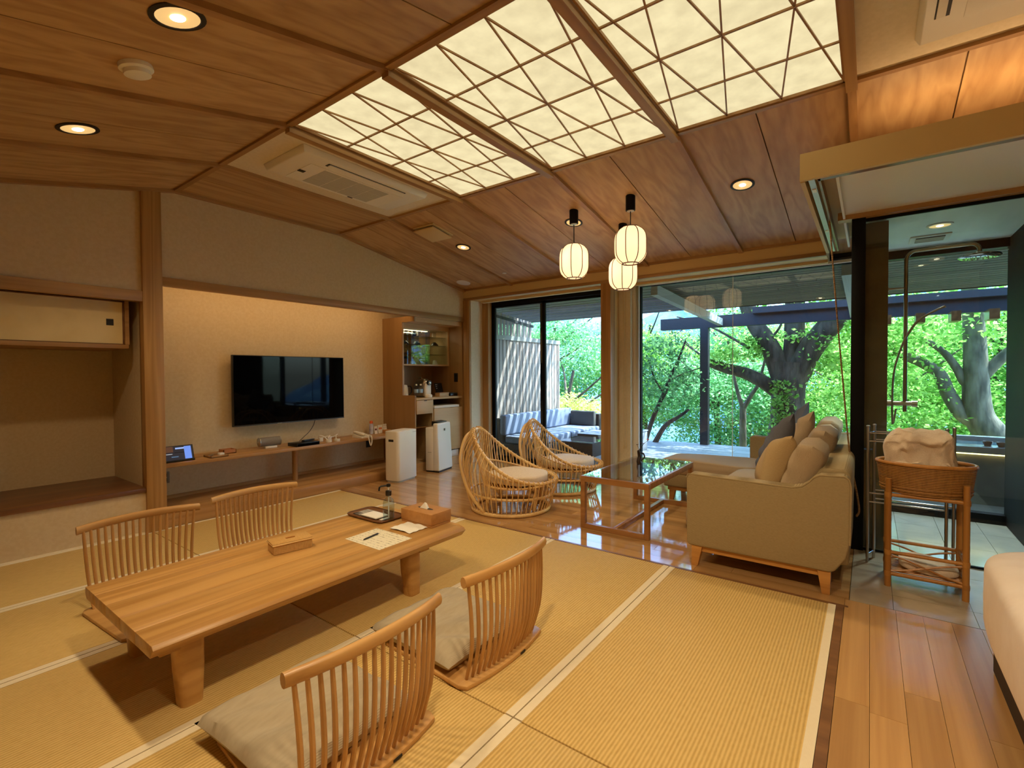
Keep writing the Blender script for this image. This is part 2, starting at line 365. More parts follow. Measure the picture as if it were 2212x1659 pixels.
# boards along x on the right
for j in range(16):
    y1 = .113-j*.122; y0 = y1-.1205
    cuts = [XL]; c = XL+random.uniform(.4, 1.7)
    while c < 3.3: cuts.append(c); c += 1.75
    cuts.append(3.60)
    for a, b in zip(cuts[:-1], cuts[1:]):
        if b < .6: continue
        bx(a, y0, -.03, b-.0015, y1, 0).build('floorboard', M_floorx, floor)
bx(XL, YR, -.03, 3.6, -1.84, 0).build('floorboard', M_floorx, floor)
for (a, b) in ((3.603, 3.83), (3.833, 4.43), (4.433, 4.66)):
    for j in range(6):
        y1 = .092-.215-.37*(j-1) if j else .092; y0 = (y1-.213) if j == 0 else y1-.368
        bx(a, y0, -.03, b, y1, .001).build('floor_tile', M_tile, floor)
for i in range(3):
    for j in range(4):
        a = 4.705+i*.52; y1 = .10-j*.30
        bx(a, y1-.297, -.03, min(a+.517, 6.2), y1, -.004).build('shower_tile', M_tilew, floor)

# --- ceiling
poly = [(XL, zc(XL)+.03), (FX0, ZC+.03), (FX1, ZC+.03), (6.4, zc(6.4)+.03), (6.4, 3.4), (FX1, 3.6), (FX0, 3.6), (XL, 3.4)]
ceiling = struct('ceiling', MB().prism(poly, YR, 6.15, 'y'), M_ceil)
def cboard(xa, xb, ya, yb, mat=M_ceil, name='ceiling_board', t=.022):
    za, zb = zc(xa+(1e-4 if xa == FX1 else 0)), zc(xb)
    return MB().hexa([(xa, ya, za), (xb, ya, zb), (xb, yb, zb), (xa, yb, za)], [(xa, ya, za+t), (xb, ya, zb+t), (xb, yb, zb+t), (xa, yb, za+t)]).build(name, mat, ceiling)
for k in range(len(BAY)-1):
    y1, y0 = BAY[k], BAY[k+1]; ym = (y0+y1)/2
    for (a, b) in ((y0+.004, ym-.004), (ym+.004, y1-.004)):
        cboard(XL, FX0, a, b); cboard(FX1, 5.80, a, b)
        if k == 0: cboard(FX0, FX1, a, b)
    if k in (1, 5, 6, 7): cboard(FX0, FX1, y0, y1, M_plasterw, 'plaster_panel')
def cbatten(y, x0, x1, w=.045, h=.03):
    for xa, xb in ((XL, FX0), (FX0, FX1), (FX1, 5.79)):
        a, b = max(xa, x0), min(xb, x1)
        if b-a < .01: continue
        za, zb = zc(a), zc(b); y0, y1 = y-w/2, y+w/2
        MB().hexa([(a, y0, za-h), (b, y0, zb-h), (b, y1, zb-h), (a, y1, za-h)], [(a, y0, za), (b, y0, zb), (b, y1, zb), (a, y1, za)]).build('batten', M_batten, ceiling)
for y in BAY[1:]: cbatten(y, XL, 5.8)
cbatten(5.172, XL, 5.8)
for x in (FX0, FX1): bx(x-.02, YR, ZC-.022, x+.02, YW, ZC).build('batten', M_beamy, ceiling)
# --- walls
def wall_poly(x0, x1, zb):
    p = [(x0, zb), (x1, zb), (x1, zc(x1)+.03)]
    for x in (FX1, FX0):
        if x0 < x < x1: p.append((x, ZC+.03))
    return p+[(x0, zc(x0)+.03)]
wl = MB().prism(wall_poly(1.60, 5.80, 2.30), YW, YW+.06, 'y').prism(wall_poly(XL, 1.60, 2.15), YW, YW+.06, 'y')
wl.box(XL, YW, 0, 1.53, YW+.06, .37)
wl.box(1.60, YB, 0, 5.84, YB+.08, 2.5).box(1.60, YW+.06, 2.42, 5.84, YB, 2.5)            # TV niche back and lid
wl.box(XL, 6.08, .3, 1.60, 6.15, 2.5).box(1.525, YW+.06, .3, 1.60, 6.08, 2.5).box(XL, YW+.06, 2.2, 1.6, 6.08, 2.28)   # alcove
wl.box(1.60, YW+.06, 0, 1.66, YB, 2.5)
wall_left = struct('wall_left', wl, M_plaster)
wall_back = struct('wall_back', bx(XL-.1, YR, 0, XL, 6.15, 3.4), M_plaster)
wall_right = struct('wall_right', bx(XL, YR-.1, 0, 6.4, YR, 3.4), M_plaster)
struct('trim_1', bx(1.52, YW-.035, 0, 1.67, YW+.08, zc(1.6)+.02), M_post, bevel=.003)       # alcove post
struct('trim_2', bx(1.67, YW-.02, 2.225, 5.75, YW+.06, 2.302), M_beam, bevel=.002)          # beam over the TV niche
struct('trim_3', bx(XL, YW-.03, 2.06, 1.52, YW+.06, 2.152), M_beam, bevel=.002)             # beam over the alcove
struct('trim_4', bx(XL, YW-.02, .365, 1.525, 6.08, .405), M_sillwood, bevel=.003)           # alcove board
for k, (a, b, c, d) in enumerate(((XL, 1.52, .0, .012),)): bx(a, YW-.008, c, b, YW, d).build('trim_5', M_heri)['kind'] = 'structure'
struct('floor_step', bx(1.67, YW, 0, 4.735, YB, .115), M_shelf, bevel=.003)
struct('baseboard_left', bx(1.67, YB-.012, .115, 4.735, YB, .15), M_beam)
# window side
ww = MB().box(5.77, 5.06, 0, 6.30, 5.40, 2.75).box(6.07, 2.54, 0, 6.25, 2.75, 2.56).box(5.80, .36, 2.61, 6.35, 5.4, 2.95)
wall_win = struct('wall_window', ww, M_plasterw)
struct('trim_6', bx(5.755, .36, 2.60, 5.80, 5.195, 2.735), M_cream)
struct('trim_7', bx(5.745, .36, 2.56, 5.80, 5.195, 2.60), M_beamy, bevel=.002)
struct('trim_8', bx(5.80, .36, 2.565, 6.35, 5.1, 2.61), M_cream)
struct('trim_9', bx(5.735, 5.065, 0, 5.775, 5.192, 2.56), M_post, bevel=.002)               # corner post
struct('trim_10', bx(5.76, 2.68, 0, 5.905, 2.818, 2.565), M_post, bevel=.004)               # column
struct('trim_11', bx(5.906, 2.70, 0, 6.06, 2.75, 2.565), M_cream)
struct('trim_12', bx(6.05, 4.94, 0, 6.14, 5.06, 2.565), M_post)
struct('trim_13', bx(5.715, .36, 2.71, 5.76, 5.175, 2.752), M_beamy)
bx(5.93, 2.85, 2.53, 6.00, 4.98, 2.565).build('trim_14', M_cream)['kind'] = 'structure'     # blind headbox
bx(6.00, .36, 2.535, 6.06, 2.66, 2.565).build('trim_15', M_cream)['kind'] = 'structure'

# --- windows
w1 = sgroup('window_1', (6.2, 3.9, 0))
fr = MB().box(6.14, 4.93, 0, 6.25, 5.06, 2.565).box(6.14, 2.75, 2.50, 6.25, 4.93, 2.565).box(6.14, 2.75, 0, 6.25, 4.93, .05)
fr.build('window_frame', M_black, w1, bevel=.003)
for (ya, yb, x) in ((3.925, 4.93, 6.17), (2.75, 4.04, 6.215)):
    s_ = MB().box(x-.018, ya, .05, x+.018, ya+.05 if ya > 3 else ya+.03, 2.50).box(x-.018, yb-.05, .05, x+.018, yb, 2.50).box(x-.018, ya, .05, x+.018, yb, .10).box(x-.018, ya, 2.465, x+.018, yb, 2.50).build('sash', M_black, w1)
    bx(x-.003, ya+.03, .09, x+.003, yb-.03, 2.48).build('pane', M_glass, s_)
bx(6.13, 3.97, 1.0, 6.152, 3.99, 1.16).build('door_pull', M_blackp, w1)
w2 = sgroup('window_2', (6.2, 1.3, 0))
MB().box(6.15, 2.46, 0, 6.27, 2.54, 2.575).box(6.15, .06, 2.545, 6.27, 2.46, 2.575).box(6.15, .06, 0, 6.27, 2.46, .03).build('window_frame', M_white, w2, bevel=.003)
MB().box(6.19, 2.445, .03, 6.25, 2.46, 2.545).box(6.19, .06, 2.537, 6.25, 2.46, 2.546).build('gasket', M_black, w2)
bx(6.214, 1.322, .03, 6.222, 2.45, 2.542).build('pane', M_glass, w2); bx(6.214, .07, .03, 6.222, 1.316, 2.542).build('pane', M_glass, w2)
bx(6.212, 1.316, .03, 6.224, 1.322, 2.542).build('glass_joint', M_white, w2)
w3 = sgroup('window_3', (6.2, -.5, 0))
MB().box(6.16, -1.0, 0, 6.26, .06, .085).box(6.16, -1.0, 2.52, 6.26, .06, 2.60).box(6.16, .0, .085, 6.26, .06, 2.52).build('window_frame', M_black, w3, bevel=.003)
bx(6.214, -1.0, .085, 6.222, .0, 2.52).build('pane', M_glass, w3)
bx(6.215, -1.0, 2.50, 6.221, .0, 2.505).build('glass_edge', M_whitec, w3)
# --- shower enclosure
sh = sgroup('shower_enclosure', (4.7, 0, 0))
bx(4.66, .035, 0, 4.75, .124, 2.62).build('corner_post', M_black, sh, bevel=.003)
bx(4.78, -.108, 0, 5.10, .045, 2.575).build('tiled_pier', M_pier, sh, bevel=.003)
bx(4.704, -2.4, .012, 4.712, .035, 2.575).build('front_pane', M_glass2, sh)
bx(4.75, .085, .012, 6.2, .093, 2.575).build('side_pane', M_glass2, sh)
MB().box(4.695, -2.4, 0, 4.72, .035, .012).box(4.75, .08, 0, 6.2, .098, .012).build('floor_track', M_black, sh)
MB().box(4.64, -2.4, 2.595, 4.74, .215, 2.655).build('header', M_beamy, sh)
bx(4.70, -2.4, 2.572, 4.72, .124, 2.597).build('head_track', M_black, sh)
bx(4.74, -2.4, 2.60, 6.25, .124, 2.66).build('shower_ceiling', M_whitec, sh)
bx(4.75, -1.08, 0, 6.25, -1.0, 2.61).build('side_wall', M_darkwall, sh)
bx(5.2, -1.0, 1.93, 5.5, -.985, 2.03).build('wall_plate', M_pier, sh)
bx(4.66, -2.5, 0, 6.25, -2.4, 2.7).build('end_wall', M_darkwall, sh)
# --- bulkhead over the shower front
bh = sgroup('bulkhead', (4.2, 0, 2.6))
bx(3.50, YR, 2.585, 3.53, .36, 2.748).build('fascia', M_cream, bh)
bx(3.53, .335, 2.58, 5.76, .36, 2.748).build('side_board', M_cream, bh)
bx(3.531, YR, 2.70, 5.75, .334, 2.746).build('lid', M_cream, bh)
bx(3.53, YR, 2.585, 3.575, .27, 2.605).build('edge_board', M_trim, bh)
bx(3.575, YR, 2.63, 4.66, .165, 2.66).build('soffit_panel', M_white, bh)
bx(3.575, .165, 2.60, 5.70, .18, 2.70).build('inner_board', M_white, bh)
bx(3.53, .255, 2.585, 5.74, .268, 2.66).build('rail_board', M_trim, bh)
bx(3.535, .285, 2.588, 5.74, .318, 2.60).build('curtain_rail', M_alu, bh)
for x in (3.72, 4.85): bx(x, .29, 2.583, x+.06, .312, 2.589).build('rail_clip', M_plastic, bh)

# ------------------------------------------------------------------ ceiling lights and fittings
M_panel = emit('lit_paper', (1.0, .86, .58), 1.0)
n = M_panel.node_tree.nodes; l = M_panel.node_tree.links; mp = mapped(n, l, (9, 9, 9), rand=False); nz = n.new('ShaderNodeTexNoise'); nz.inputs['Scale'].default_value = 1; nz.inputs['Detail'].default_value = 5; l.new(mp.outputs[0], nz.inputs['Vector'])
r_ = ramp(n, [(.3, (.79, .66, .37, 1)), (.7, (.97, .83, .48, 1))]); l.new(nz.outputs[0], r_.inputs[0]); l.new(r_.outputs[0], n['Principled BSDF'].inputs['Emission Color'])
names = {0: 'backlit paper ceiling panel with diagonal wooden lattice beside the air conditioner', 1: 'middle one of the three backlit lattice ceiling panels', 2: 'backlit lattice ceiling panel at the right end, beside the plaster ceiling'}
for k in range(3):
    y1, y0 = BAY[2+k]-.03, BAY[3+k]+.03; xa, xb = FX0+.022, FX1-.022
    t = thing('lattice_ceiling_light', names[k], 'ceiling light', ((xa+xb)/2, (y0+y1)/2, ZC-.02), group='backlit lattice ceiling panels')
    bx(xa, y0, ZC+.004, xb, y1, ZC+.012).build('paper_panel', M_panel, t)
    for (a, b, c, d) in ((xa, y0, xa+.012, y1), (xb-.012, y0, xb, y1), (xa, y0, xb, y0+.012), (xa, y1-.012, xb, y1)):
        bx(a, b, ZC-.014, c, d, ZC+.012).build('frame', M_batten, t)
    P = lambda u, v: (xa+.005+(xb-xa-.01)*u, y1-(y1-y0)*v, ZC-.002)
    for u in (.25, .5, .75): MB().bar(P(u, .01), P(u, .99), .011, .01).build('lattice_bar', M_batten, t)
    for a, b in ((0, 1/3), (1/3, 0), (1/3, 2/3), (2/3, 1/3), (2/3, 1), (1, 2/3)):
        MB().bar(P(.005, .008+.984*a), P(.995, .008+.984*b), .009, .009).build('lattice_bar', M_batten, t)
    for y in (BAY[2+k],) + ((BAY[5],) if k == 2 else ()):
        bx(FX0, y-.028, ZC-.06, FX1+.02, y+.028, ZC-.031).build('lattice_beam', M_beam, ceiling)
# downlights
M_bulb = emit('halogen', (1, .82, .55), 14); M_lampgold = emit('lit_reflector', (1, .66, .26), .7); M_lampgold.node_tree.nodes['Principled BSDF'].inputs['Base Color'].default_value = lin(226, 190, 120)
def slope_frame(x, y):
    s = -KR if x > FX1 else (KL if x < FX0 else 0); n = Vector((s, 0, -1)).normalized()      # pointing down from ceiling
    n = Vector((-s if False else s, 0, -1)).normalized()
    zax = Vector((0, 0, -1)); q = zax.rotation_difference(Vector((s, 0, -1)).normalized()); return q
def downlight(x, y, label, power, r=.075, z=None, cone=2.3, lampz=.03, color=WARM, bulb=None, dark=True):
    z = zc(x) if z is None else z
    t = thing('downlight', label, 'downlight', (x, y, z), group='recessed ceiling downlights')
    s = (KR if x > FX1 else (-KL if x < FX0 else 0)) if z == zc(x) else 0
    t.rotation_euler = (0, math.atan(s), 0)
    MB().lathe([(r, -.001), (r*1.22, -.001), (r*1.24, -.006), (r*1.0, -.009), (r*.97, -.001)], 28).build('trim_ring', M_dark if dark else M_white, t, smooth=True, world=False)
    MB().lathe([(.001, -.0015), (r*.5, -.002), (r*.97, -.006)], 28).build('reflector', M_lampgold, t, smooth=True, world=False)
    MB().superq((0, 0, -.006), r*.34, r*.34, .008, 1).build('bulb', bulb or M_bulb, t, smooth=True, world=False)
    ld = bpy.data.lights.new('downlight_lamp', 'SPOT'); ld.energy = power; ld.color = color; ld.spot_size = cone; ld.spot_blend = .8; ld.shadow_soft_size = .065
    lo = bpy.data.objects.new('lamp', ld); COL.objects.link(lo); lo.parent = t; lo.location = (0, 0, -lampz)
    return t
PW = 71
downlight(.83, 2.34, 'large ceiling downlight at the top left, nearest the camera', PW, .085)
downlight(.83, 3.87, 'ceiling downlight near the left edge, below the smoke detector', PW, .085)
downlight(.83, .82, 'ceiling downlight above the near end of the room', PW*1.7, .085)
downlight(.83, -.70, 'added unseen ceiling downlight above the foot of the bed', PW*1.7, .085)  # out-of-view lamp added to brighten the near tatami and boards
downlight(4.41, .865, 'ceiling downlight on the right slope above the sofa', PW*.8)
downlight(4.43, 2.47, 'ceiling downlight half hidden behind a lantern canopy', PW*.8)
downlight(4.45, 4.015, 'small ceiling downlight next to the square vent', PW*.8)
t = thing('bulkhead_light', 'hidden warm light strip on top of the bulkhead over the shower', 'light strip', (3.8, -1.3, 2.75))
bx(3.78, -2.6, 2.749, 3.82, 0, 2.757).build('strip', emit('bulkhead_strip', (1, .68, .34), 4), t)
ld = bpy.data.lights.new('bulkhead_lamp', 'AREA'); ld.shape = 'RECTANGLE'; ld.size = .03; ld.size_y = 2.6; ld.energy = 7; ld.color = (1, .68, .36)
lo = bpy.data.objects.new('lamp', ld); COL.objects.link(lo); lo.parent = t; lo.location = (0, 0, .02); lo.rotation_euler = (PI, 0, 0)
# pendants
M_shade = None
m, n, l, b = base('lantern_paper'); n.remove(b); out = n['Material Output']
tl = n.new('ShaderNodeBsdfTranslucent'); tl.inputs[0].default_value = lin(250, 226, 190); df = n.new('ShaderNodeBsdfDiffuse'); df.inputs[0].default_value = lin(250, 236, 214)
ms = n.new('ShaderNodeMixShader'); ms.inputs[0].default_value = .35; l.new(tl.outputs[0], ms.inputs[1]); l.new(df.outputs[0], ms.inputs[2])
em = n.new('ShaderNodeEmission'); em.inputs[0].default_value = (1, .80, .56, 1); em.inputs[1].default_value = .30
ad = n.new('ShaderNodeAddShader'); l.new(ms.outputs[0], ad.inputs[0]); l.new(em.outputs[0], ad.inputs[1]); l.new(ad.outputs[0], out.inputs[0]); M_shade = m
M_rib = plain('lantern_rib', lin(96, 64, 42), .6)
def pendant(x, y, drop, label, rot):
    t = thing('pendant_lantern', label, 'pendant lamp', (x, y, zc(x)), rot, 'paper lantern pendants')
    B = lambda m_, nm, mt, p=t, **k: m_.build(nm, mt, p, world=False, **k)
    B(MB().lathe([(.001, .02), (.043, .02), (.043, -.128), (.036, -.132), (.001, -.132)], 24), 'canopy', M_black, smooth=True)
    B(MB().lathe([(.034, -.131), (.030, -.136), (.001, -.136)], 20), 'canopy_rim', M_alu, smooth=True)
    B(MB().tube([(0, 0, -.13), (0, 0, -drop)], .005, 6), 'cord', M_blackp)
    H = .325; prof = []
    for i in range(15):
        u = i/14; s = abs(2*u-1); r = .142*(1-.5*s**4.2); prof.append((r, -drop-H*u))
    sh_ = B(MB().lathe(prof, 36), 'shade', M_shade, smooth=True)
    # remove caps so the shade is open
    bm = bmesh.new(); bm.from_mesh(sh_.data); bmesh.ops.delete(bm, geom=[f for f in bm.faces if len(f.verts) > 8], context='FACES'); bm.to_mesh(sh_.data); bm.free()
    for k in range(8):
        a = 2*PI*k/8; B(MB().tube([((r+.001)*math.cos(a), (r+.001)*math.sin(a), z) for r, z in prof], .0042, 5), 'rib', M_rib, sh_, smooth=True)
    for r, z in (prof[0], prof[-1]):
        B(MB().tube([(r*math.cos(2*PI*k/28), r*math.sin(2*PI*k/28), z) for k in range(28)], .0055, 6, closed=True), 'hoop', M_rib, sh_, smooth=True)
    B(MB().lathe([(.001, -drop+.004), (.05, -drop+.002), (.05, -drop-.01), (.001, -drop-.01)], 16), 'cap', M_black, smooth=True)
    B(MB().superq((0, 0, -drop-.15), .03, .03, .038, 1), 'bulb', emit('lantern_bulb', (1, .84, .6), 6), smooth=True)
    ld = bpy.data.lights.new('lantern_lamp', 'POINT'); ld.energy = 3.4; ld.color = (1, .76, .46); ld.shadow_soft_size = .045
    lo = bpy.data.objects.new('lamp', ld); COL.objects.link(lo); lo.parent = t; lo.location = (0, 0, -drop-.15)
pendant(4.22, 2.35, .335, 'paper lantern pendant hanging at the left, alone', .3)
pendant(4.20, 1.757, .280, 'paper lantern pendant hanging highest, overlapping the one behind', .1)
pendant(4.68, 2.04, .335, 'paper lantern pendant hanging behind and below the highest lantern', .35)
# smoke detector, vent, speaker, sensor
t = thing('smoke_detector', 'round white smoke detector on the sloping wood ceiling', 'smoke detector', (.834, 2.869, zc(.834))); t.rotation_euler = (0, -math.atan(KL), 0)
MB().lathe([(.001, .0), (.07, 0), (.072, -.02), (.062, -.026), (.001, -.026)], 28).build('base', M_plastic, t, smooth=True, world=False)
MB().lathe([(.056, -.026), (.056, -.045), (.04, -.052), (.001, -.053)], 28).build('sensor_head', M_plastic, t, smooth=True, world=False)
t = thing('ceiling_vent', 'square beige ceiling vent on the wood slope', 'vent', (3.97, 4.045, zc(3.97))); t.rotation_euler = (0, math.atan(KR), 0)
bx(-.165, -.165, -.012, .165, .165, 0).build('frame', M_cream, t, world=False, bevel=.003)
bx(-.13, -.13, -.03, .13, .13, -.012).build('duct', M_dark, t, world=False)
bx(-.155, -.155, -.045, .155, .155, -.03).build('cover', M_cream, t, world=False, bevel=.003)
t = thing('ceiling_speaker', 'flush round white ceiling speaker in the corner by the window wall', 'speaker', (5.46, 4.93, zc(5.46))); t.rotation_euler = (0, math.atan(KR), 0)
MB().lathe([(.09, 0), (.105, 0), (.105, -.006), (.09, -.009)], 28).build('ring', M_white, t, world=False, smooth=True)
MB().lathe([(.001, -.006), (.09, -.006), (.09, 0)], 28).build('grille', M_grille, t, world=False, smooth=True)
t = tag(MB().lathe([(.001, 0), (.03, 0), (.03, -.006), (.001, -.012)], 16).build('ceiling_sensor', M_plastic, smooth=True), 'tiny white dome sensor on the ceiling slope near the windows', 'sensor'); t.location = (5.36, 4.077, zc(5.36))
# air conditioners
def aircon(x0, x1, y0, y1, label, flip):
    cx, cy = (x0+x1)/2, (y0+y1)/2; t = thing('ceiling_air_conditioner', label, 'air conditioner', (cx, cy, ZC), group='ceiling cassette air conditioners')
    MB().hexa([(x0+.02, y0+.02, ZC-.05), (x1-.02, y0+.02, ZC-.05), (x1-.02, y1-.02, ZC-.05), (x0+.02, y1-.02, ZC-.05)], [(x0, y0, ZC), (x1, y0, ZC), (x1, y1, ZC), (x0, y1, ZC)]).build('panel', M_plastic, t, bevel=.008)
    L = x1-x0; D = y1-y0; yy = lambda v: (y0+D*v) if not flip else (y1-D*v)
    def q(u0, v0, u1, v1, z0, z1, nm, mt, p=t): a, b = sorted((yy(v0), yy(v1))); return bx(x0+L*u0, a, ZC-z1, x0+L*u1, b, ZC-z0).build(nm, mt, p)
    q(.2, .1, .82, .19, .045, .053, 'outlet', M_dark); q(.21, .11, .81, .165, .052, .06, 'flap', M_plastic)
    g = q(.13, .28, .87, .92, .047, .053, 'intake_grille', M_plastic)
    for i in range(4):
        for j in range(3):
            q(.24+i*.13, .33+j*.19, .24+i*.13+.124, .33+j*.19+.18, .052, .0545, 'grille_cell', M_grille, g)
    q(.13, .55, .17, .62, .05, .056, 'sensor_window', M_dark); q(.60, .90, .64, .925, .05, .056, 'latch', M_dark)
aircon(2.005, 3.27, 3.39, 3.99, 'white ceiling cassette air conditioner left of the lattice light panels', False)
aircon(2.04, 3.30, -.78, -.17, 'white ceiling cassette air conditioner cut off at the top right corner', True)
# hidden light strip behind the niche beam
t = thing('cove_light', 'hidden warm light strip behind the beam above the television', 'light strip', (3.2, 5.28, 2.30))
bx(1.75, 5.262, 2.31, 4.65, 5.275, 2.325).build('strip', emit('led_strip', (1, .68, .34), 4), t)
ld = bpy.data.lights.new('cove_lamp', 'AREA'); ld.shape = 'RECTANGLE'; ld.size = 2.9; ld.size_y = .03; ld.energy = 5.5; ld.color = (1, .66, .34)
lo = bpy.data.objects.new('lamp', ld); COL.objects.link(lo); lo.parent = t; lo.location = (0, .02, .03); lo.rotation_euler = (math.radians(65), 0, 0)

# ------------------------------------------------------------------ low table and floor chairs
t = thing('low_table', 'long low solid wood table on the tatami', 'table', (1.56, 2.66, 0))
MB().prism([(2.215, .36), (2.20, .345), (2.235, .305), (2.40, .305), (2.40, .36)], .655, 2.44, 'x').build('tabletop_plank', M_table, t, bevel=.002)
ys_ = [2.4005, 2.585, 2.79, 2.955]
for a, b in zip(ys_[:-1], ys_[1:]): bx(.655, a, .305, 2.44, b-.0005, .36).build('tabletop_plank', M_table, t, bevel=.0008)
MB().prism([(2.955, .36), (2.955, .305), (3.10, .305), (3.12, .33), (3.115, .36)], .655, 2.44, 'x').build('tabletop_plank', M_table, t, bevel=.002)
for a, b in zip([2.25, 2.4, 2.585, 2.79, 2.955], [2.4, 2.585, 2.79, 2.955, 3.10]):
    MB().hexa([(2.44, max(a, 2.25), .305), (2.455, max(a, 2.32), .305), (2.455, min(b, 3.05), .305), (2.44, b, .305)], [(2.44, 2.215 if a < 2.3 else a, .36), (2.475, max(a, 2.30), .36), (2.475, min(b, 3.05), .36), (2.44, 3.115 if b > 3.05 else b, .36)]).build('plank_end', M_table, t)
for x in (.80, 2.10):
    for y in (2.37, 2.95):
        prof = []
        mb = MB(); n = 20; vs = []
        for zz, s in ((0, .78), (.15, .95), (.305, 1.0)):
            for k in range(n):
                a = 2*PI*k/n; e = .6; c, s_ = math.cos(a), math.sin(a)
                vs.append((x+.03*(x < 1)-.01*(x > 1)+.058*s*math.copysign(abs(c)**e, c), y+.055*s*math.copysign(abs(s_)**e, s_)+(.305-zz)*(.06 if y > 2.5 else -.06), zz))
        fs = [(i*n+k, i*n+(k+1) % n, (i+1)*n+(k+1) % n, (i+1)*n+k) for i in range(2) for k in range(n)]+[tuple(range(n-1, -1, -1)), tuple(range(2*n, 3*n))]
        mb.add(vs, fs).build('leg', M_table, t, smooth=True)
bx(.70, 2.28, .27, .78, 3.03, .305).build('underside_batten', M_table, t, bevel=.006); bx(2.10, 2.28, .27, 2.18, 3.03, .305).build('underside_batten', M_table, t, bevel=.006)

def make_zaisu():
    """local: back towards -y, sitter faces +y, origin at base centre"""
    t = thing('floor_chair', 'x', 'floor chair', (0, 0, 0), group='legless floor chairs around the low table')
    B = lambda m_, nm, mt, p=t, **k: m_.build(nm, mt, p, world=False, **k)
    pts = []
    for k in range(13):
        u = -1+2*k/12; pts.append((.30*u, -.30-.035*(1-u*u)))
    outer = pts+[(.315, -.26), (.275, .28), (.24, .305), (-.24, .305), (-.275, .28), (-.315, -.26)]
    B(MB().prism(outer, .0, .022, 'z'), 'base', M_zaisu, bevel=.006)
    B(bx(-.20, -.12, .0215, .20, .24, .0235), 'base_opening', M_dark)
    B(bx(.06, -.3355, .007, .10, -.331, .016), 'maker_plate', M_dark)
    rail = []; N = 24
    for k in range(N+1):
        u = -1+2*k/N; rail.append((.325*u, -.305-.055*(1-u*u), .494+.010*(1-u*u)))
    mb = MB(); vs = []
    for (x, y, z) in rail:
        for a in range(10):
            th = 2*PI*a/10; vs.append((x, y+.016*math.cos(th), z+.025*math.sin(th)))
    fs = [(i*10+k, i*10+(k+1) % 10, (i+1)*10+(k+1) % 10, (i+1)*10+k) for i in range(N) for k in range(10)]+[tuple(range(9, -1, -1)), tuple(range(N*10, N*10+10))]
    B(mb.add(vs, fs), 'top_rail', M_zaisu, smooth=True)
    for k in range(17):
        u = -1+2*k/16
        b_ = Vector((.262*u, -.262-.03*(1-u*u), .02)); e_ = Vector((.292*u, -.305-.055*(1-u*u)+.0, .482))
        mid1 = b_.lerp(e_, .33)+Vector((0, -.028, 0)); mid2 = b_.lerp(e_, .66)+Vector((0, -.022, 0))
        P = spline([b_, mid1, mid2, e_], 4); B(MB().tube(P, [.0072+.0026*math.sin(PI*min(1, i/(len(P)-1)*.9+.05)) for i in range(len(P))], 7), 'spindle', M_zaisuz, smooth=True)
    return t
def zabuton(loc, rz, label, seed):
    o = tag(pillow(.585, .585, .10, 30, 30, seed=seed, wr=.005, box=5, ex=.3).build('floor_cushion', M_zab, smooth=True), label, 'cushion', 'square hemp cushions on the floor chairs'); o.location = loc; o.rotation_euler = (0, 0, rz); return o
Z0 = make_zaisu(); Z0.location = (1.06, 1.70, 0); Z0['label'] = 'legless spindle-back floor chair nearest the camera at the bottom'
dup(Z0, None, (1.875, 1.72, 0), 0, 'legless spindle-back floor chair in front of the table, nearest the coffee table')
dup(Z0, None, (1.075, 3.43, 0), PI, 'legless spindle-back floor chair behind the table, by the alcove wall')
dup(Z0, None, (1.835, 3.52, 0), PI, 'legless spindle-back floor chair behind the table, in front of the television shelf')
zabuton((1.04, 1.78, .024), .02, 'beige hemp cushion on the floor chair nearest the camera', 1)
zabuton((1.86, 1.80, .024), -.03, 'beige hemp cushion on the floor chair nearest the coffee table', 2)

# things on the low table
T = .36
t = thing('wicker_box', 'small lidded woven bamboo box standing on the low table', 'box', (1.53, 2.79, T), math.radians(-12))
bx(-.11, -.06, 0, .11, .06, .052).build('body', M_basketl, t, world=False, bevel=.006)
ld_ = bx(-.114, -.064, .052, .114, .064, .068).build('lid', M_basketl, t, world=False, bevel=.006)
bx(-.025, -.006, .068, .025, .006, .073).build('lid_tab', M_rattan2, ld_, world=False)
MB().tube([(-.114, -.064, .056), (.114, -.064, .056), (.114, .064, .056), (-.114, .064, .056)], .004, 6, closed=True).build('lid_rim', M_rattan, ld_, world=False)
t = thing('serving_tray', 'brown wooden tray with rounded corners holding leaflets on the table', 'tray', (2.26, 2.93, T), 0)
MB().superq((0, 0, .006), .115, .20, .006, .2, 40, 6).build('tray_base', M_sillwood, t, world=False)
rim = [(.118*math.copysign(abs(math.cos(a))**.3, math.cos(a)), .203*math.copysign(abs(math.sin(a))**.3, math.sin(a)), .012) for a in [2*PI*k/48 for k in range(48)]]
MB().tube(rim, .006, 6, closed=True).build('tray_rim', M_sillwood, t, world=False, smooth=True)
tag(bx(2.17, 2.86, T+.0125, 2.30, 3.07, T+.019).build('booklet', plain('booklet_print', lin(70, 66, 66), .6, c2=lin(190, 186, 176), scale=(22, 14, 5)), bevel=.001), 'grey patterned leaflet lying under the cards on the tray', 'leaflet')
tag(bx(2.165, 2.80, T+.0195, 2.275, 2.97, T+.027).build('notepad', M_paperw, bevel=.001), 'cream notepad lying on top of the leaflet on the tray', 'notepad')
tag(bx(2.185, 2.765, T+.0125, 2.255, 2.79, T+.0165).build('card', M_paperw), 'thin white card at the front of the tray beside the bottle', 'card')
t = thing('sanitizer_bottle', 'clear pump bottle with black spout standing at the tray', 'bottle', (2.235, 2.748, T+.0125)); t.scale = (1.18, 1.18, 1.18)
MB().lathe([(.001, 0), (.034, 0), (.036, .006), (.036, .10), (.033, .115), (.016, .135), (.014, .148)], 24, sy=.8).build('bottle_body', glass('bottle_plastic', (.78, .84, .86, 1), 1.5), t, smooth=True, world=False)
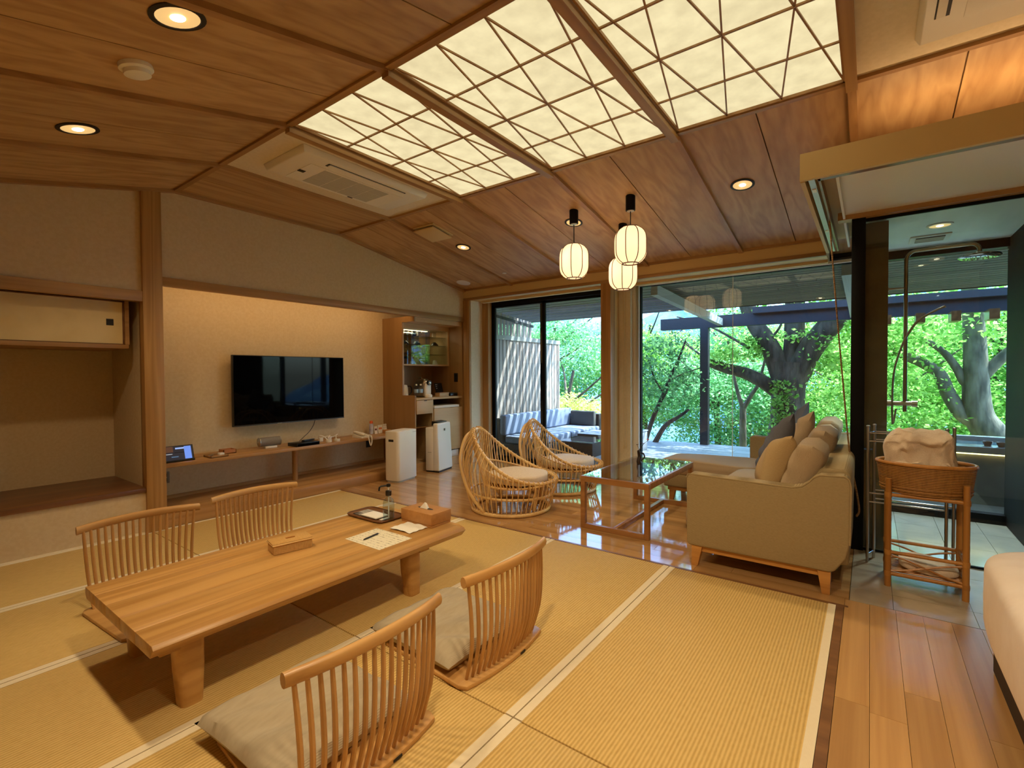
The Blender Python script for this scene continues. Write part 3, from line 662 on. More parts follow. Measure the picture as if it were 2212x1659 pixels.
MB().lathe([(.001, .003), (.033, .003), (.033, .05), (.001, .05)], 24, sy=.8).build('liquid', glass('gel', (.88, .93, .95, 1), 1.33), t, smooth=True, world=False)
MB().lathe([(.017, .145), (.018, .147), (.018, .172), (.012, .176), (.001, .176)], 18).build('pump_collar', M_blackp, t, smooth=True, world=False)
MB().tube([(0, 0, .01), (0, 0, .20)], .004, 8).build('pump_tube', M_plastic, t, world=False)
MB().tube([(.012, -.004, .206), (0, 0, .206), (-.04, .02, .204), (-.048, .024, .198), (-.05, .025, .178)], .0055, 8).lathe([(.001, .198), (.012, .198), (.012, .214), (.001, .216)], 14).build('pump_head', M_blackp, t, smooth=True, world=False)
t = thing('tissue_box', 'tan cardboard-coloured tissue box with a tissue showing', 'tissue box', (2.385, 2.525, T))
mt_ = plain('tissue_cover', lin(186, 132, 72), .6, c2=lin(176, 122, 64), scale=(30, 30, 30))
bx(2.29, 2.375, T, 2.475, 2.675, T+.016).build('box_base', mt_, t, bevel=.001); bx(2.287, 2.372, T+.017, 2.478, 2.678, T+.092).build('box_cover', mt_, t, bevel=.003)
MB().superq((2.385, 2.53, T+.0925), .016, .075, .0012, .9, 24, 4).build('slot', M_dark, t)
MB().add([(2.37, 2.50, T+.092), (2.405, 2.515, T+.092), (2.395, 2.57, T+.092), (2.372, 2.575, T+.092), (2.383, 2.535, T+.135), (2.392, 2.525, T+.128)], [(0, 1, 5, 4), (1, 2, 4, 5), (2, 3, 4), (3, 0, 4)]).build('tissue', M_paperw, t)
def paper(name, label, cat, quad, z, mat, th=.0012):
    mb = MB().hexa([(x, y, z) for x, y in quad], [(x, y, z+th) for x, y in quad]); return tag(mb.build(name, mat), label, cat)
m, n, l, b = base('printed_sheet'); mp = mapped(n, l, (1, 1, 1), rand=False); w = n.new('ShaderNodeTexWave'); w.bands_direction = 'X'; w.inputs['Scale'].default_value = 11; l.new(mp.outputs[0], w.inputs[0])
nz = n.new('ShaderNodeTexNoise'); nz.inputs['Scale'].default_value = 55; l.new(mp.outputs[0], nz.inputs['Vector']); mu = n.new('ShaderNodeMath'); mu.operation = 'MULTIPLY'; l.new(w.outputs['Fac'], mu.inputs[0]); l.new(nz.outputs[0], mu.inputs[1])
r_ = ramp(n, [(.42, lin(240, 232, 206)), (.6, lin(170, 160, 136))]); l.new(mu.outputs[0], r_.inputs[0]); l.new(r_.outputs[0], b.inputs['Base Color']); M_sheet = m
paper('form_sheet', 'printed white form lying on the table under a pen', 'paper', [(1.825, 2.333), (2.08, 2.333), (2.08, 2.68), (1.825, 2.672)], T+.0003, M_sheet)
t = thing('ballpoint_pen', 'black ballpoint pen lying on the printed form', 'pen', (1.94, 2.56, T+.0015), math.radians(10))
MB().lathe([(.001, -.07), (.003, -.066), (.0052, -.05), (.0052, .06), (.001, .066)], 12, (0, 0, .0055), 'x').build('barrel', M_blackp, t, smooth=True, world=False)
bx(.01, -.001, .010, .06, .001, .013).build('clip', M_chrome, t, world=False); MB().lathe([(.003, .066), (.003, .074), (.001, .075)], 10, (0, 0, .0055), 'x').build('button', M_plastic, t, world=False)
mb = MB(); nn = 12; vs = []
for j in range(nn+1):
    for i in range(nn+1):
        x = 2.125+.16*i/nn; y = 2.405+.20*j/nn; vs.append((x, y, T+.004+.006*abs(math.sin(5*i/nn+7*j/nn))*math.sin(PI*j/nn)+.004*math.sin(9*i/nn-4*j/nn)**2))
vs2 = [(x, y, T+.0008) for x, y, z in vs]; fs = []
for j in range(nn):
    for i in range(nn):
        a = j*(nn+1)+i; fs.append((a, a+1, a+nn+2, a+nn+1))
mb.add(vs, fs); tag(mb.build('plastic_wrapper', M_paperw, smooth=True), 'crumpled white wrapper lying in front of the tissue box', 'wrapper')

# ------------------------------------------------------------------ television wall
t = thing('television', 'large black flat-screen television mounted on the niche wall', 'television', (3.25, 5.86, 1.22))
bx(2.535, 5.80, .815, 3.972, 5.845, 1.637).build('casing', M_blackp, t, bevel=.004)
bx(2.545, 5.797, .832, 3.962, 5.801, 1.628).build('screen', M_screen, t)
bx(2.535, 5.796, .815, 3.972, 5.80, .824).build('bottom_bezel', plain('bezel', lin(60, 58, 56), .3), t)
bx(3.05, 5.845, 1.05, 3.45, 5.92, 1.4).build('wall_bracket', M_blackp, t)
bx(3.04, 5.794, .816, 3.10, 5.797, .821).build('brand_mark', M_chrome, t)
t = thing('wall_shelf', 'long thin oak shelf below the television', 'shelf', (3.2, 5.68, .53))
bx(1.67, 5.45, .512, 4.735, 5.92, .547).build('board', M_shelf, t, bevel=.002)
MB().tube([(3.19, 5.68, .115), (3.19, 5.68, .512)], .033, 20).build('support_post', M_post, t, smooth=True)
SH = .5475
t = thing('tablet', 'tablet with a lit screen propped up at the left end of the shelf', 'tablet', (1.91, 5.53, SH), math.radians(-3))
tilt = math.radians(-22)
def onscr(mb, nm, mt, p=t): xf(mb, Matrix.Rotation(tilt, 4, 'X')); return mb.build(nm, mt, p, world=False)
onscr(bx(-.125, -.004, .004, .125, .004, .165), 'body', M_blackp); sc_ = onscr(bx(-.117, -.0055, .018, .117, -.004, .158), 'screen', emit('tablet_dark', (.02, .018, .025), 1.0))
onscr(bx(.045, -.0065, .022, .105, -.0054, .152), 'message_pane', emit('tablet_blue', (.16, .30, .85), 1.0), sc_); onscr(bx(-.03, -.0065, .128, .045, -.0054, .143), 'search_bar', emit('tablet_bar', (.35, .5, .9), 1.0), sc_)
onscr(bx(-.117, -.0062, .10, -.05, -.0054, .158), 'picture', emit('tablet_pic', (.10, .04, .02), 1.0), sc_)
onscr(bx(-.117, -.0066, .078, -.06, -.0054, .084), 'caption', emit('tablet_txt', (.5, .5, .5), 1.0), sc_); onscr(bx(-.07, -.0066, .045, -.01, -.0054, .056), 'figure', emit('tablet_fig', (.08, .14, .22), 1.0), sc_)
MB().tube([(-.125, -.006, .009), (.125, -.006, .009)], .009, 10).build('stand_bar', M_blackp, t, world=False)
MB().box(-.05, .045, 0, .05, .05, .01).bar((0, .046, .004), (0, .03, .09), .08, .004).build('kickstand', M_blackp, t, world=False)
t = thing('key_tray', 'shallow wooden tray with small items, right of the tablet', 'tray', (2.25, 5.56, SH))
MB().box(2.165, 5.47, SH, 2.335, 5.65, SH+.006).box(2.165, 5.47, SH, 2.171, 5.65, SH+.02).box(2.329, 5.47, SH, 2.335, 5.65, SH+.02).box(2.165, 5.47, SH, 2.335, 5.476, SH+.02).box(2.165, 5.644, SH, 2.335, 5.65, SH+.02).build('tray_body', M_shelf, t)
tag(bx(2.27, 5.52, SH+.0065, 2.32, 5.58, SH+.035).build('charger_block', M_plastic, bevel=.006), 'white adapter block lying in the shallow wooden tray', 'adapter')
t = thing('key_bundle', 'metal keys lying in the shallow wooden tray', 'keys', (2.21, 5.58, SH+.007))
MB().bar((-.03, -.02, .008), (.03, .015, .02), .02, .006).build('key_blade', M_steel, t, world=False); MB().tube([(.02*math.cos(a), .02*math.sin(a), .006) for a in [2*PI*k/14 for k in range(14)]], .0025, 5, closed=True).build('key_ring', M_steel, t, world=False)
t = thing('wooden_box', 'small open wooden box on the shelf beside the shallow tray', 'box', (2.42, 5.70, SH))
MB().box(2.36, 5.64, SH, 2.49, 5.76, SH+.006).box(2.36, 5.64, SH, 2.366, 5.76, SH+.045).box(2.484, 5.64, SH, 2.49, 5.76, SH+.045).box(2.36, 5.64, SH, 2.49, 5.646, SH+.045).box(2.36, 5.754, SH, 2.49, 5.76, SH+.045).build('box_walls', plain('box_wood', lin(186, 120, 62), .5), t)
t = thing('bluetooth_speaker', 'grey fabric cylinder speaker with chrome ends on the shelf', 'speaker', (2.89, 5.70, SH), math.radians(-6))
MB().lathe([(.052, -.115), (.052, .115)], 28, (0, 0, .075), 'x').build('fabric_body', weave('speaker_cloth', lin(150, 142, 130), lin(112, 104, 94), 140, (200, 200, 200), .9, .4, 'x', .001), t, world=False, smooth=True)
for s_ in (-1, 1):
    MB().lathe([(.053, .112*s_), (.054, .118*s_), (.046, .124*s_), (.001, .122*s_)], 28, (0, 0, .075), 'x').build('end_cap', M_steel, t, world=False, smooth=True)
    MB().lathe([(.012, .122*s_), (.012, .13*s_), (.001, .132*s_)], 16, (0, 0, .075), 'x').build('chrome_knob', M_chrome, t, world=False, smooth=True)
bx(-.06, -.045, 0, .07, .03, .024).build('stand', M_plastic, t, world=False, bevel=.002)
t = thing('set_top_box', 'flat black set-top box on the shelf under the television', 'set-top box', (3.24, 5.56, SH), math.radians(2))
bx(-.15, -.10, 0, .15, .10, .04).build('casing', M_blackp, t, world=False, bevel=.003); bx(-.14, -.102, .006, .14, -.1, .034).build('front_panel', M_screen, t, world=False)
t = thing('remote_control', 'black remote control lying on top of the set-top box', 'remote control', (3.32, 5.60, SH+.041), math.radians(18))
bx(-.09, -.024, 0, .09, .024, .018).build('body', M_blackp, t, world=False, bevel=.005)
for i in range(4):
    for j in range(2): bx(-.06+i*.03, -.012+j*.016, .018, -.048+i*.03, -.002+j*.016, .0205).build('button', M_grille, t, world=False)
tag(MB().tube(spline([(3.58, 5.86, .83), (3.56, 5.87, .75), (3.48, 5.84, .67), (3.36, 5.80, .60), (3.28, 5.74, .565), (3.26, 5.67, .56)], 6), .004, 6).build('television_cable', M_blackp, smooth=True), 'thin black cable hanging from the television to the set-top box', 'cable')
for k, (x, y) in enumerate(((3.56, 5.53), (3.68, 5.53))):
    t = thing('charging_stand', ('left' if k == 0 else 'right')+' one of two white charging pucks with cables on the shelf', 'charger', (x, y, SH), group='white charging pucks')
    MB().lathe([(.001, 0), (.036, 0), (.038, .006), (.036, .03), (.001, .032)], 24).build('puck', M_plastic, t, world=False, smooth=True)
    MB().tube(spline([(0, .02, .02), (-.03, .06, .07), (-.07, .10, .085), (-.05, .13, .05), (.03, .11, .06), (.07, .08, .075), (.02, .05, .05)] if k == 0 else [(0, .02, .02), (.03, .07, .065), (.07, .10, .075), (.02, .13, .045), (-.06, .12, .06)], 5), .006, 6).build('cable', M_plastic, t, world=False, smooth=True)
    bx(-.05, .12, .0, 0, .16, .05).build('plug', M_plastic, t, world=False, bevel=.005)
t = thing('desk_telephone', 'white corded telephone at the right end of the shelf', 'telephone', (4.10, 5.58, SH), math.radians(4))
MB().hexa([(-.09, -.10, 0), (.09, -.10, 0), (.09, .10, 0), (-.09, .10, 0)], [(-.085, -.095, .025), (.085, -.095, .025), (.085, .095, .055), (-.085, .095, .055)]).build('phone_body', M_plastic, t, world=False, bevel=.005)
hs = xf(MB().superq((0, 0, 0), .03, .105, .016, .5), TR((-.05, 0, .06), rx=.15)); hs.build('handset', M_plastic, t, world=False, smooth=True)
xf(bx(.0, -.06, 0, .07, .05, .003), TR((0, 0, .038), rx=.15)).build('keypad', M_grille, t, world=False)
c_ = spline([(-.05, -.10, .05), (-.03, -.15, .03), (-.02, -.17, -.05), (0, -.17, -.10), (.025, -.165, -.05), (.03, -.15, .02), (.05, -.09, .02)], 8)
MB().tube(c_, .008, 6).build('coiled_cord', M_plastic, t, world=False, smooth=True)
t = thing('spray_can', 'spray can with an orange cap behind the telephone', 'spray can', (4.42, 5.80, SH))
MB().lathe([(.001, 0), (.03, 0), (.031, .004), (.031, .135), (.024, .15), (.001, .151)], 22).build('can', plain('can_print', lin(226, 224, 226), .3, c2=lin(150, 150, 180), scale=(4, 4, 9)), t, world=False, smooth=True)
MB().lathe([(.023, .15), (.023, .18), (.014, .188), (.001, .188)], 18).build('cap', plain('orange_cap', lin(224, 92, 30), .4), t, world=False, smooth=True)
for k, (x, y, h, mt2, lb) in enumerate(((4.46, 5.74, .11, M_paperw, 'narrow white standing card nearest the spray can'), (4.555, 5.76, .12, M_paperw, 'wide white standing card with orange print, middle of the three cards'), (4.655, 5.78, .125, M_plastic, 'white card stand at the end of the shelf against the cabinet'))):
    t = thing('standing_card', lb, 'card', (x, y, SH), math.radians(4), 'standing cards on the shelf end')
    w_ = (.028, .045, .035)[k]; xf(bx(-w_, -.002, 0, w_, .002, h), Matrix.Rotation(-.15, 4, 'X')).build('card_face', mt2, t, world=False)
    xf(bx(-w_, -.002, 0, w_, .002, h*.95), TR((0, .035, 0), rx=.2)).build('card_back', mt2, t, world=False)
    xf(bx(-w_*.7, -.0026, h*.45, w_*.7, -.002, h*.7), Matrix.Rotation(-.15, 4, 'X')).build('print', plain('card_print%d' % k, (lin(120, 60, 50), lin(220, 140, 90), lin(220, 214, 204))[k], .7), t, world=False)
tag(bx(4.56, 5.66, SH, 4.66, 5.73, SH+.05).build('small_box', plain('kraft', lin(190, 136, 76), .6), bevel=.003), 'small brown box in front of the standing cards', 'box')
for k, (x, y, z, rz, mt2, lb) in enumerate(((1.90, 5.915, .34, 0, plain('socket_grey', lin(120, 108, 88), .5), 'grey wall socket plate under the shelf beside the post'), (4.45, 5.915, .40, 0, M_dark, 'dark wall socket plate under the shelf near the cabinet'))):
    t = thing('wall_socket', lb, 'socket', (x, y, z)); bx(x-.04, y-.006, z-.06, x+.04, y, z+.06).build('plate', mt2, t, bevel=.003)
    for d in (-.025, .025): bx(x-.016, y-.009, z+d-.018, x+.016, y-.006, z+d+.018).build('outlet', M_dark, t)
tag(MB().tube(spline([(4.62, 5.60, .30), (4.60, 5.50, .20), (4.56, 5.40, .135), (4.50, 5.28, .12), (4.44, 5.185, .11), (4.42, 5.18, .03), (4.38, 5.15, .006)], 6), .0025, 6).build('appliance_cord', M_plastic, smooth=True), 'thin white cord trailing over the step to the floor', 'cord')

# alcove cupboard with a sliding paper door
t = thing('alcove_cupboard', 'wall cupboard with a sliding paper door above the alcove', 'cupboard', (.6, 5.33, 1.66))
MB().box(XL, 5.30, 1.645, 1.45, 6.0, 1.68).build('bottom_board', M_beam, t, bevel=.002)
MB().box(1.425, 5.30, 1.68, 1.455, 6.0, 2.075).build('side_board', M_beam, t)
d_ = MB().box(XL, 5.325, 1.685, 1.415, 5.335, 2.055).build('sliding_door', plain('fusuma_paper', lin(228, 206, 150), .8, c2=lin(222, 198, 140), scale=(6, 6, 6)), t)
MB().box(XL, 5.318, 1.681, 1.425, 5.336, 1.687).box(XL, 5.318, 2.052, 1.425, 5.336, 2.062).box(1.413, 5.318, 1.681, 1.425, 5.336, 2.062).build('door_edge', M_sillwood, d_)
bx(1.30, 5.321, 1.845, 1.35, 5.326, 1.90).build('finger_pull', M_dark, d_)

# ------------------------------------------------------------------ drinks cabinet
t = thing('drinks_cabinet', 'built-in drinks cabinet with a glass-fronted upper shelf unit', 'cabinet', (5.23, 5.5, 0))
MB().prism([(5.22, .12), (5.92, .12), (5.92, 2.24), (5.22, 2.24), (5.22, 2.16), (5.48, 2.16), (5.48, 1.10), (5.22, 1.10)], 4.735, 4.755, 'x').build('side_panel', M_cab, t)
bx(5.72, 5.205, .12, 5.76, 5.92, 2.24).build('side_panel', M_cab, t)
bx(4.755, 5.90, .12, 5.72, 5.918, 2.24).build('back_panel', M_cab, t)
bx(4.735, 5.23, 0, 5.72, 5.92, .12).build('plinth', M_cabl, t)
bx(4.755, 5.21, 1.03, 5.72, 5.90, 1.06).build('worktop', M_cabl, t, bevel=.002)
bx(4.755, 5.22, 2.16, 5.72, 5.90, 2.225).build('top_board', M_cabl, t)
bx(5.075, 5.22, .12, 5.095, 5.90, 1.03).build('divider', M_cabl, t)
d_ = bx(4.757, 5.205, .83, 5.073, 5.225, 1.025).build('drawer', M_cabl, t, bevel=.001); bx(4.90, 5.20, 1.015, 4.95, 5.206, 1.024).build('finger_notch', M_dark, d_)
d_ = bx(5.10, 5.205, .24, 5.715, 5.225, .89).build('door', M_cabl, t, bevel=.001)
bx(4.755, 5.3, .62, 5.075, 5.88, .635).build('shelf', M_cab, t)
u = bx(4.755, 5.49, 1.535, 5.72, 5.90, 1.557).build('unit_floor', M_cabl, t); bx(4.755, 5.49, 2.09, 5.72, 5.90, 2.16).build('unit_top', M_cabl, t)
bx(5.695, 5.49, 1.557, 5.72, 5.90, 2.09).build('unit_side', M_cabl, t); bx(4.755, 5.48, 1.06, 4.765, 5.50, 2.16).build('unit_edge', M_cabl, t)
bx(4.757, 5.89, 1.557, 5.44, 5.899, 2.09).build('mirror_back', plain('mirror', lin(220, 220, 215), .03, 1), t)
for z in (1.71, 1.85, 1.98): bx(4.757, 5.53, z, 5.69, 5.885, z+.006).build('glass_shelf', glass('shelf_glass%d' % int(z*100), (.8, .86, .84, 1), 1.45), t)
for (a, b) in ((4.76, 5.25), (5.22, 5.694)): bx(a, 5.497 if a < 5 else 5.505, 1.557, b, 5.501 if a < 5 else 5.509, 2.09).build('glass_door', M_glass, t)
ld = bpy.data.lights.new('cabinet_lamp', 'AREA'); ld.size = .6; ld.size_y = .05; ld.shape = 'RECTANGLE'; ld.energy = 2.2; ld.color = WARM
lo = bpy.data.objects.new('cabinet_lamp', ld); COL.objects.link(lo); lo.parent = t; lo.location = (-.1, .25, 2.08)
bx(4.85, 5.70, 2.082, 5.45, 5.74, 2.09).build('light_strip', emit('cab_strip', (1, .75, .45), 4), t)
t2 = thing('cabinet_socket', 'dark double switch plate on the inner side of the drinks cabinet', 'socket', (5.72, 5.34, 1.35)); bx(5.714, 5.30, 1.28, 5.72, 5.38, 1.42).build('plate', M_dark, t2, bevel=.002); bx(5.711, 5.32, 1.31, 5.714, 5.36, 1.39).build('rocker', M_blackp, t2)
for k, (x, mt2) in enumerate(((4.86, 0), (4.97, 0), (5.13, 0), (5.24, 0), (5.55, 0))):
    lb = ('first', 'second', 'third', 'fourth', 'last')[k]+' upturned glass from the left on the top cabinet shelf'
    t2 = thing('drinking_glass', lb, 'glass', (x, 5.66, 1.9865), group='upturned glasses in the cabinet')
    MB().lathe([(.036, 0), (.034, .08), (.03, .085), (.001, .086)], 18).lathe([(.0335, .001), (.031, .078), (.001, .079)], 18).build('bowl', M_cglass, t2, world=False, smooth=True)
    MB().lathe([(.001, .082), (.031, .082), (.031, .087), (.001, .088)], 18).build('foot', M_cglass, t2, world=False, smooth=True)
for k, x in enumerate((4.92, 5.16, 5.54)):
    t2 = thing('tea_bowl', ('left', 'middle', 'right')[k]+' one of the dark upturned tea bowls on the cabinet shelf', 'bowl', (x, 5.64, 1.8565), group='dark tea bowls in the cabinet')
    MB().lathe([(.066, 0), (.06, .022), (.036, .048), (.024, .052)], 22).build('bowl', M_blackp, t2, world=False, smooth=True); MB().lathe([(.022, .05), (.024, .06), (.001, .06)], 18).build('foot_ring', M_blackp, t2, world=False, smooth=True)
for k, x in enumerate((4.92, 5.14)):
    tag(MB().lathe([(.001, 0), (.04, 0), (.075, .012), (.077, .014), (.001, .008)], 22, (x, 5.66, 1.7165)).build('saucer', M_sillwood, smooth=True), ('left' if k == 0 else 'right')+' dark saucer on the middle glass shelf of the cabinet', 'saucer', 'dark saucers in the cabinet')
for k, (x, h, mt2, lb) in enumerate(((4.83, .10, M_blackp, 'short black canister at the left on the cabinet unit floor'), (4.95, .12, M_sillwood, 'tall brown canister beside the black canister in the cabinet'))):
    t2 = thing('tea_canister', lb, 'canister', (x, 5.66, 1.5575)); MB().lathe([(.001, 0), (.034, 0), (.034, h*.7), (.001, h*.7)], 20).build('can', mt2, t2, world=False, smooth=True); MB().lathe([(.035, h*.7), (.035, h), (.001, h+.002)], 20).build('lid', M_dark, t2, world=False, smooth=True)
t2 = thing('milk_jug', 'white upturned cup at the right on the cabinet unit floor', 'cup', (5.53, 5.62, 1.5575)); MB().lathe([(.042, 0), (.03, .065), (.001, .068)], 20).build('cup', M_plastic, t2, world=False, smooth=True); MB().lathe([(.02, .067), (.02, .072), (.001, .072)], 16).build('foot', M_plastic, t2, world=False)
WT = 1.0605
t2 = thing('coffee_machine', 'silver rounded coffee machine on the cabinet worktop', 'coffee machine', (5.09, 5.45, WT), math.radians(-8))
def dome(x, y, z):
    return x*(1-.35*max(0, z/.14)), y-.03*max(0, z/.14), z
MB().superq((0, 0, .14), .095, .15, .14, .6, 32, 18, dome).build('housing', M_steel, t2, world=False, smooth=True)
MB().superq((0, -.115, .12), .06, .05, .12, .55, 24, 14).build('front_panel', M_plastic, t2, world=False, smooth=True)
MB().lathe([(.032, -.20), (.034, -.185), (.034, -.10)], 20, (0, 0, .215), 'y').build('lever_ring', M_blackp, t2, world=False, smooth=True)
MB().superq((0, -.20, .213), .022, .012, .022, .9).build('chrome_button', M_chrome, t2, world=False, smooth=True)
MB().tube([(0, .10-.22*math.sin(a)*.5+.02, .20+.12*math.sin(a)) if False else (-.02, .11-.2*(k/12), .2+.1*math.sin(PI*k/12)) for k, a in enumerate([0]*13)], .007, 8).build('handle_arc', M_bronze, t2, world=False, smooth=True)
MB().lathe([(.001, 0), (.055, 0), (.06, .03), (.05, .045), (.001, .045)], 22, (.0, -.16, .0)).build('drip_tray', M_plastic, t2, world=False, smooth=True)
for k, (x, y) in enumerate(((4.89, 5.36), (4.95, 5.33))):
    t2 = thing('water_bottle', ('left' if k == 0 else 'right')+' one of two small water bottles beside the coffee machine', 'bottle', (x, y, WT), group='water bottles on the worktop')
    MB().lathe([(.001, 0), (.03, 0), (.031, .01), (.029, .06), (.031, .11), (.028, .15), (.012, .175), (.012, .183)], 18).build('bottle', M_cglass, t2, world=False, smooth=True)
    MB().lathe([(.0305, .07), (.0315, .075), (.0315, .12), (.0305, .125)], 18).build('bottle_label', plain('blue_label%d' % k, lin(150, 176, 200), .5), t2, world=False, smooth=True)
    MB().lathe([(.014, .18), (.014, .20), (.001, .201)], 14).build('cap', M_plastic, t2, world=False, smooth=True)
t2 = thing('electric_kettle', 'white electric kettle at the left end of the worktop', 'kettle', (4.83, 5.56, WT))
MB().lathe([(.001, 0), (.065, 0), (.066, .02), (.058, .15), (.045, .185), (.001, .19)], 24).build('kettle_body', M_plastic, t2, world=False, smooth=True); MB().tube(spline([(.05, -.02, .165), (.10, -.04, .16), (.105, -.045, .08), (.062, -.03, .04)], 6), .009, 8).build('handle', M_blackp, t2, world=False, smooth=True)
t2 = thing('menu_easel', 'black menu board leaning on an easel stand on the worktop', 'menu board', (5.50, 5.47, WT), math.radians(4))
xf(bx(-.085, -.004, 0, .085, .004, .21), Matrix.Rotation(-.28, 4, 'X')).build('board', M_blackp, t2, world=False)
for zz, w_ in ((.18, .03), (.15, .02), (.12, .02), (.03, .06), (.045, .06)): xf(bx(-.07, -.005, zz, -.07+w_*1.6, -.004, zz+.009), Matrix.Rotation(-.28, 4, 'X')).build('lettering', plain('menu_text%d' % int(zz*1000), lin(190, 184, 170), .7), t2, world=False)
xf(bx(-.03, .0, 0, .03, .004, .19), TR((0, .09, 0), rx=.22)).build('easel_leg', M_blackp, t2, world=False)
t2 = thing('capsule_box', 'pale wooden capsule box in front of the menu board', 'box', (5.36, 5.30, WT)); bx(5.26, 5.25, WT, 5.46, 5.35, WT+.05).build('box_body', M_cabl, t2, bevel=.002); bx(5.258, 5.248, WT+.05, 5.462, 5.352, WT+.062).build('box_lid', M_shelf, t2)
t2 = thing('dark_case', 'low dark case at the right end of the worktop', 'case', (5.61, 5.34, WT)); bx(5.54, 5.29, WT, 5.70, 5.40, WT+.035).build('case_body', M_blackp, t2, bevel=.003); bx(5.54, 5.29, WT+.036, 5.70, 5.40, WT+.05).build('case_lid', plain('case_green', lin(40, 50, 50), .4), t2, bevel=.003)
for k, (z0, lb) in enumerate(((.912, 'white folded sheets in the open slot above the cabinet door'),)):
    tag(bx(5.12, 5.22, .893, 5.66, 5.5, .93).build('paper_stack', M_paperw, bevel=.002), lb, 'papers')
tag(bx(5.15, 5.24, .121, 5.66, 5.6, .22).build('storage_bin', M_plastic, bevel=.006), 'white bin in the gap below the cabinet door', 'bin')

# ------------------------------------------------------------------ purifiers on the floor
t = thing('dehumidifier', 'plain white box-shaped air purifier nearest the television shelf', 'air purifier', (4.31, 5.03, 0), math.radians(11))
def roundbox(a, b, h, r, z0=0): 
    pts = []
    for cx, cy, s in ((a-r, b-r, 0), (-a+r, b-r, 1), (-a+r, -b+r, 2), (a-r, -b+r, 3)):
        for k in range(6): an = PI/2*(s+k/5); pts.append((cx+r*math.cos(an), cy+r*math.sin(an)))
    return MB().prism(pts, z0, z0+h, 'z')
roundbox(.205, .115, .645, .045, .02).build('casing', M_plastic, t, world=False, bevel=.008); roundbox(.19, .10, .02, .04).build('foot', M_grille, t, world=False)
roundbox(.17, .07, .004, .03, .664).build('top_grille', M_white, t, world=False); bx(-.2065, -.04, .53, -.203, .04, .56).build('hand_grip', M_dark, t, world=False)
bx(.10, -.1165, .63, .17, -.1145, .636).build('brand_mark', M_grille, t, world=False)
t = thing('air_purifier', 'white air purifier with a dark top panel beside the drinks cabinet', 'air purifier', (5.06, 5.09, 0), math.radians(14))
MB().hexa([(-.20, -.13, .02), (.20, -.13, .02), (.19, -.02, .02), (-.19, -.02, .02)], [(-.19, -.10, .70), (.19, -.10, .70), (.18, -.02, .70), (-.18, -.02, .70)]).build('front_cover', M_plastic, t, world=False, bevel=.02, seg=3)
bx(-.185, -.03, .02, .185, .10, .64).build('rear_body', M_plastic, t, world=False, bevel=.012)
MB().hexa([(-.13, -.07, .70), (.13, -.07, .70), (.13, .03, .66), (-.13, .03, .66)], [(-.13, -.07, .712), (.13, -.07, .712), (.13, .03, .725), (-.13, .03, .725)]).build('control_panel', M_blackp, t, world=False, bevel=.003)
bx(-.012, -.1185, .585, .012, -.104, .615).build('emblem', M_dark, t, world=False); bx(-.01, -.1195, .587, .004, -.118, .613).build('emblem_mark', M_grille, t, world=False)
MB().box(-.18, -.12, 0, .18, .09, .02).build('base', M_dark, t, world=False); bx(-.1875, .0, .28, -.184, .06, .29).build('side_seam', M_grille, t, world=False)

# ------------------------------------------------------------------ sofa
SX0, SX1 = 3.58, 6.03
t = thing('corner_sofa', 'beige linen corner sofa with chaise by the big window', 'sofa', (4.8, .6, 0))
def softbox(x0, y0, z0, x1, y1, z1, e=.16, n=44, m=16, fn=None):
    return MB().superq(((x0+x1)/2, (y0+y1)/2, (z0+z1)/2), (x1-x0)/2, (y1-y0)/2, (z1-z0)/2, e, n, m, fn)
arm = [(1.05, .15), (1.07, .17), (1.072, .64), (1.06, .665), (1.04, .668), (.50, .655), (.40, .655), (.345, .67), (.31, .70), (.28, .735), (.25, .752), (.12, .757), (.098, .74), (.088, .70), (.092, .34), (.11, .25), (.17, .16), (.20, .15)]
a_ = MB().prism(arm, SX0, SX0+.15, 'x').build('arm', M_sofa, t, bevel=.022, seg=3)
MB().tube([(SX0+.006, y, z) for y, z in arm[2:-3]], .006, 6).build('piping', M_sofa, a_, smooth=True)
arm2 = [(y, z+.03 if z > .5 else z) for y, z in arm]
MB().prism(arm2, SX1-.14, SX1, 'x').build('arm', M_sofa, t, bevel=.022, seg=3)
MB().prism([(.10, .16), (.27, .16), (.28, .74), (.25, .775), (.12, .78), (.09, .74)], SX0+.14, SX1-.13, 'x').build('backrest', M_sofa, t, bevel=.02, seg=3)
bx(SX0+.14, .25, .15, SX1-.13, 1.045, .30).build('seat_base', M_sofa, t, bevel=.015)
bx(5.31, 1.0, .15, SX1-.14, 1.84, .30).build('chaise_base', M_sofa, t, bevel=.02, seg=3)
sag = lambda x, y, z: (x, y, z+(.012*math.sin(3*x+5*y) if z > 0 else 0))
softbox(3.735, .28, .29, 5.30, 1.06, .455, fn=sag).build('seat_cushion', M_sofac, t, smooth=True)
softbox(5.305, .28, .29, 5.885, 1.88, .455, fn=sag).build('chaise_cushion', M_sofac, t, smooth=True)
MB().box(SX0+.03, .195, .11, SX0+.06, 1.04, .152).box(SX1-.06, .195, .11, SX1-.03, 1.04, .152).box(SX0+.03, 1.01, .11, SX1-.03, 1.04, .152).box(SX0+.03, .195, .11, SX1-.03, .225, .152).box(5.34, 1.04, .11, 5.37, 1.80, .152).box(SX1-.18, 1.04, .11, SX1-.15, 1.80, .152).box(5.34, 1.77, .11, SX1-.15, 1.80, .152).build('base_frame', M_sofawood, t, bevel=.003)
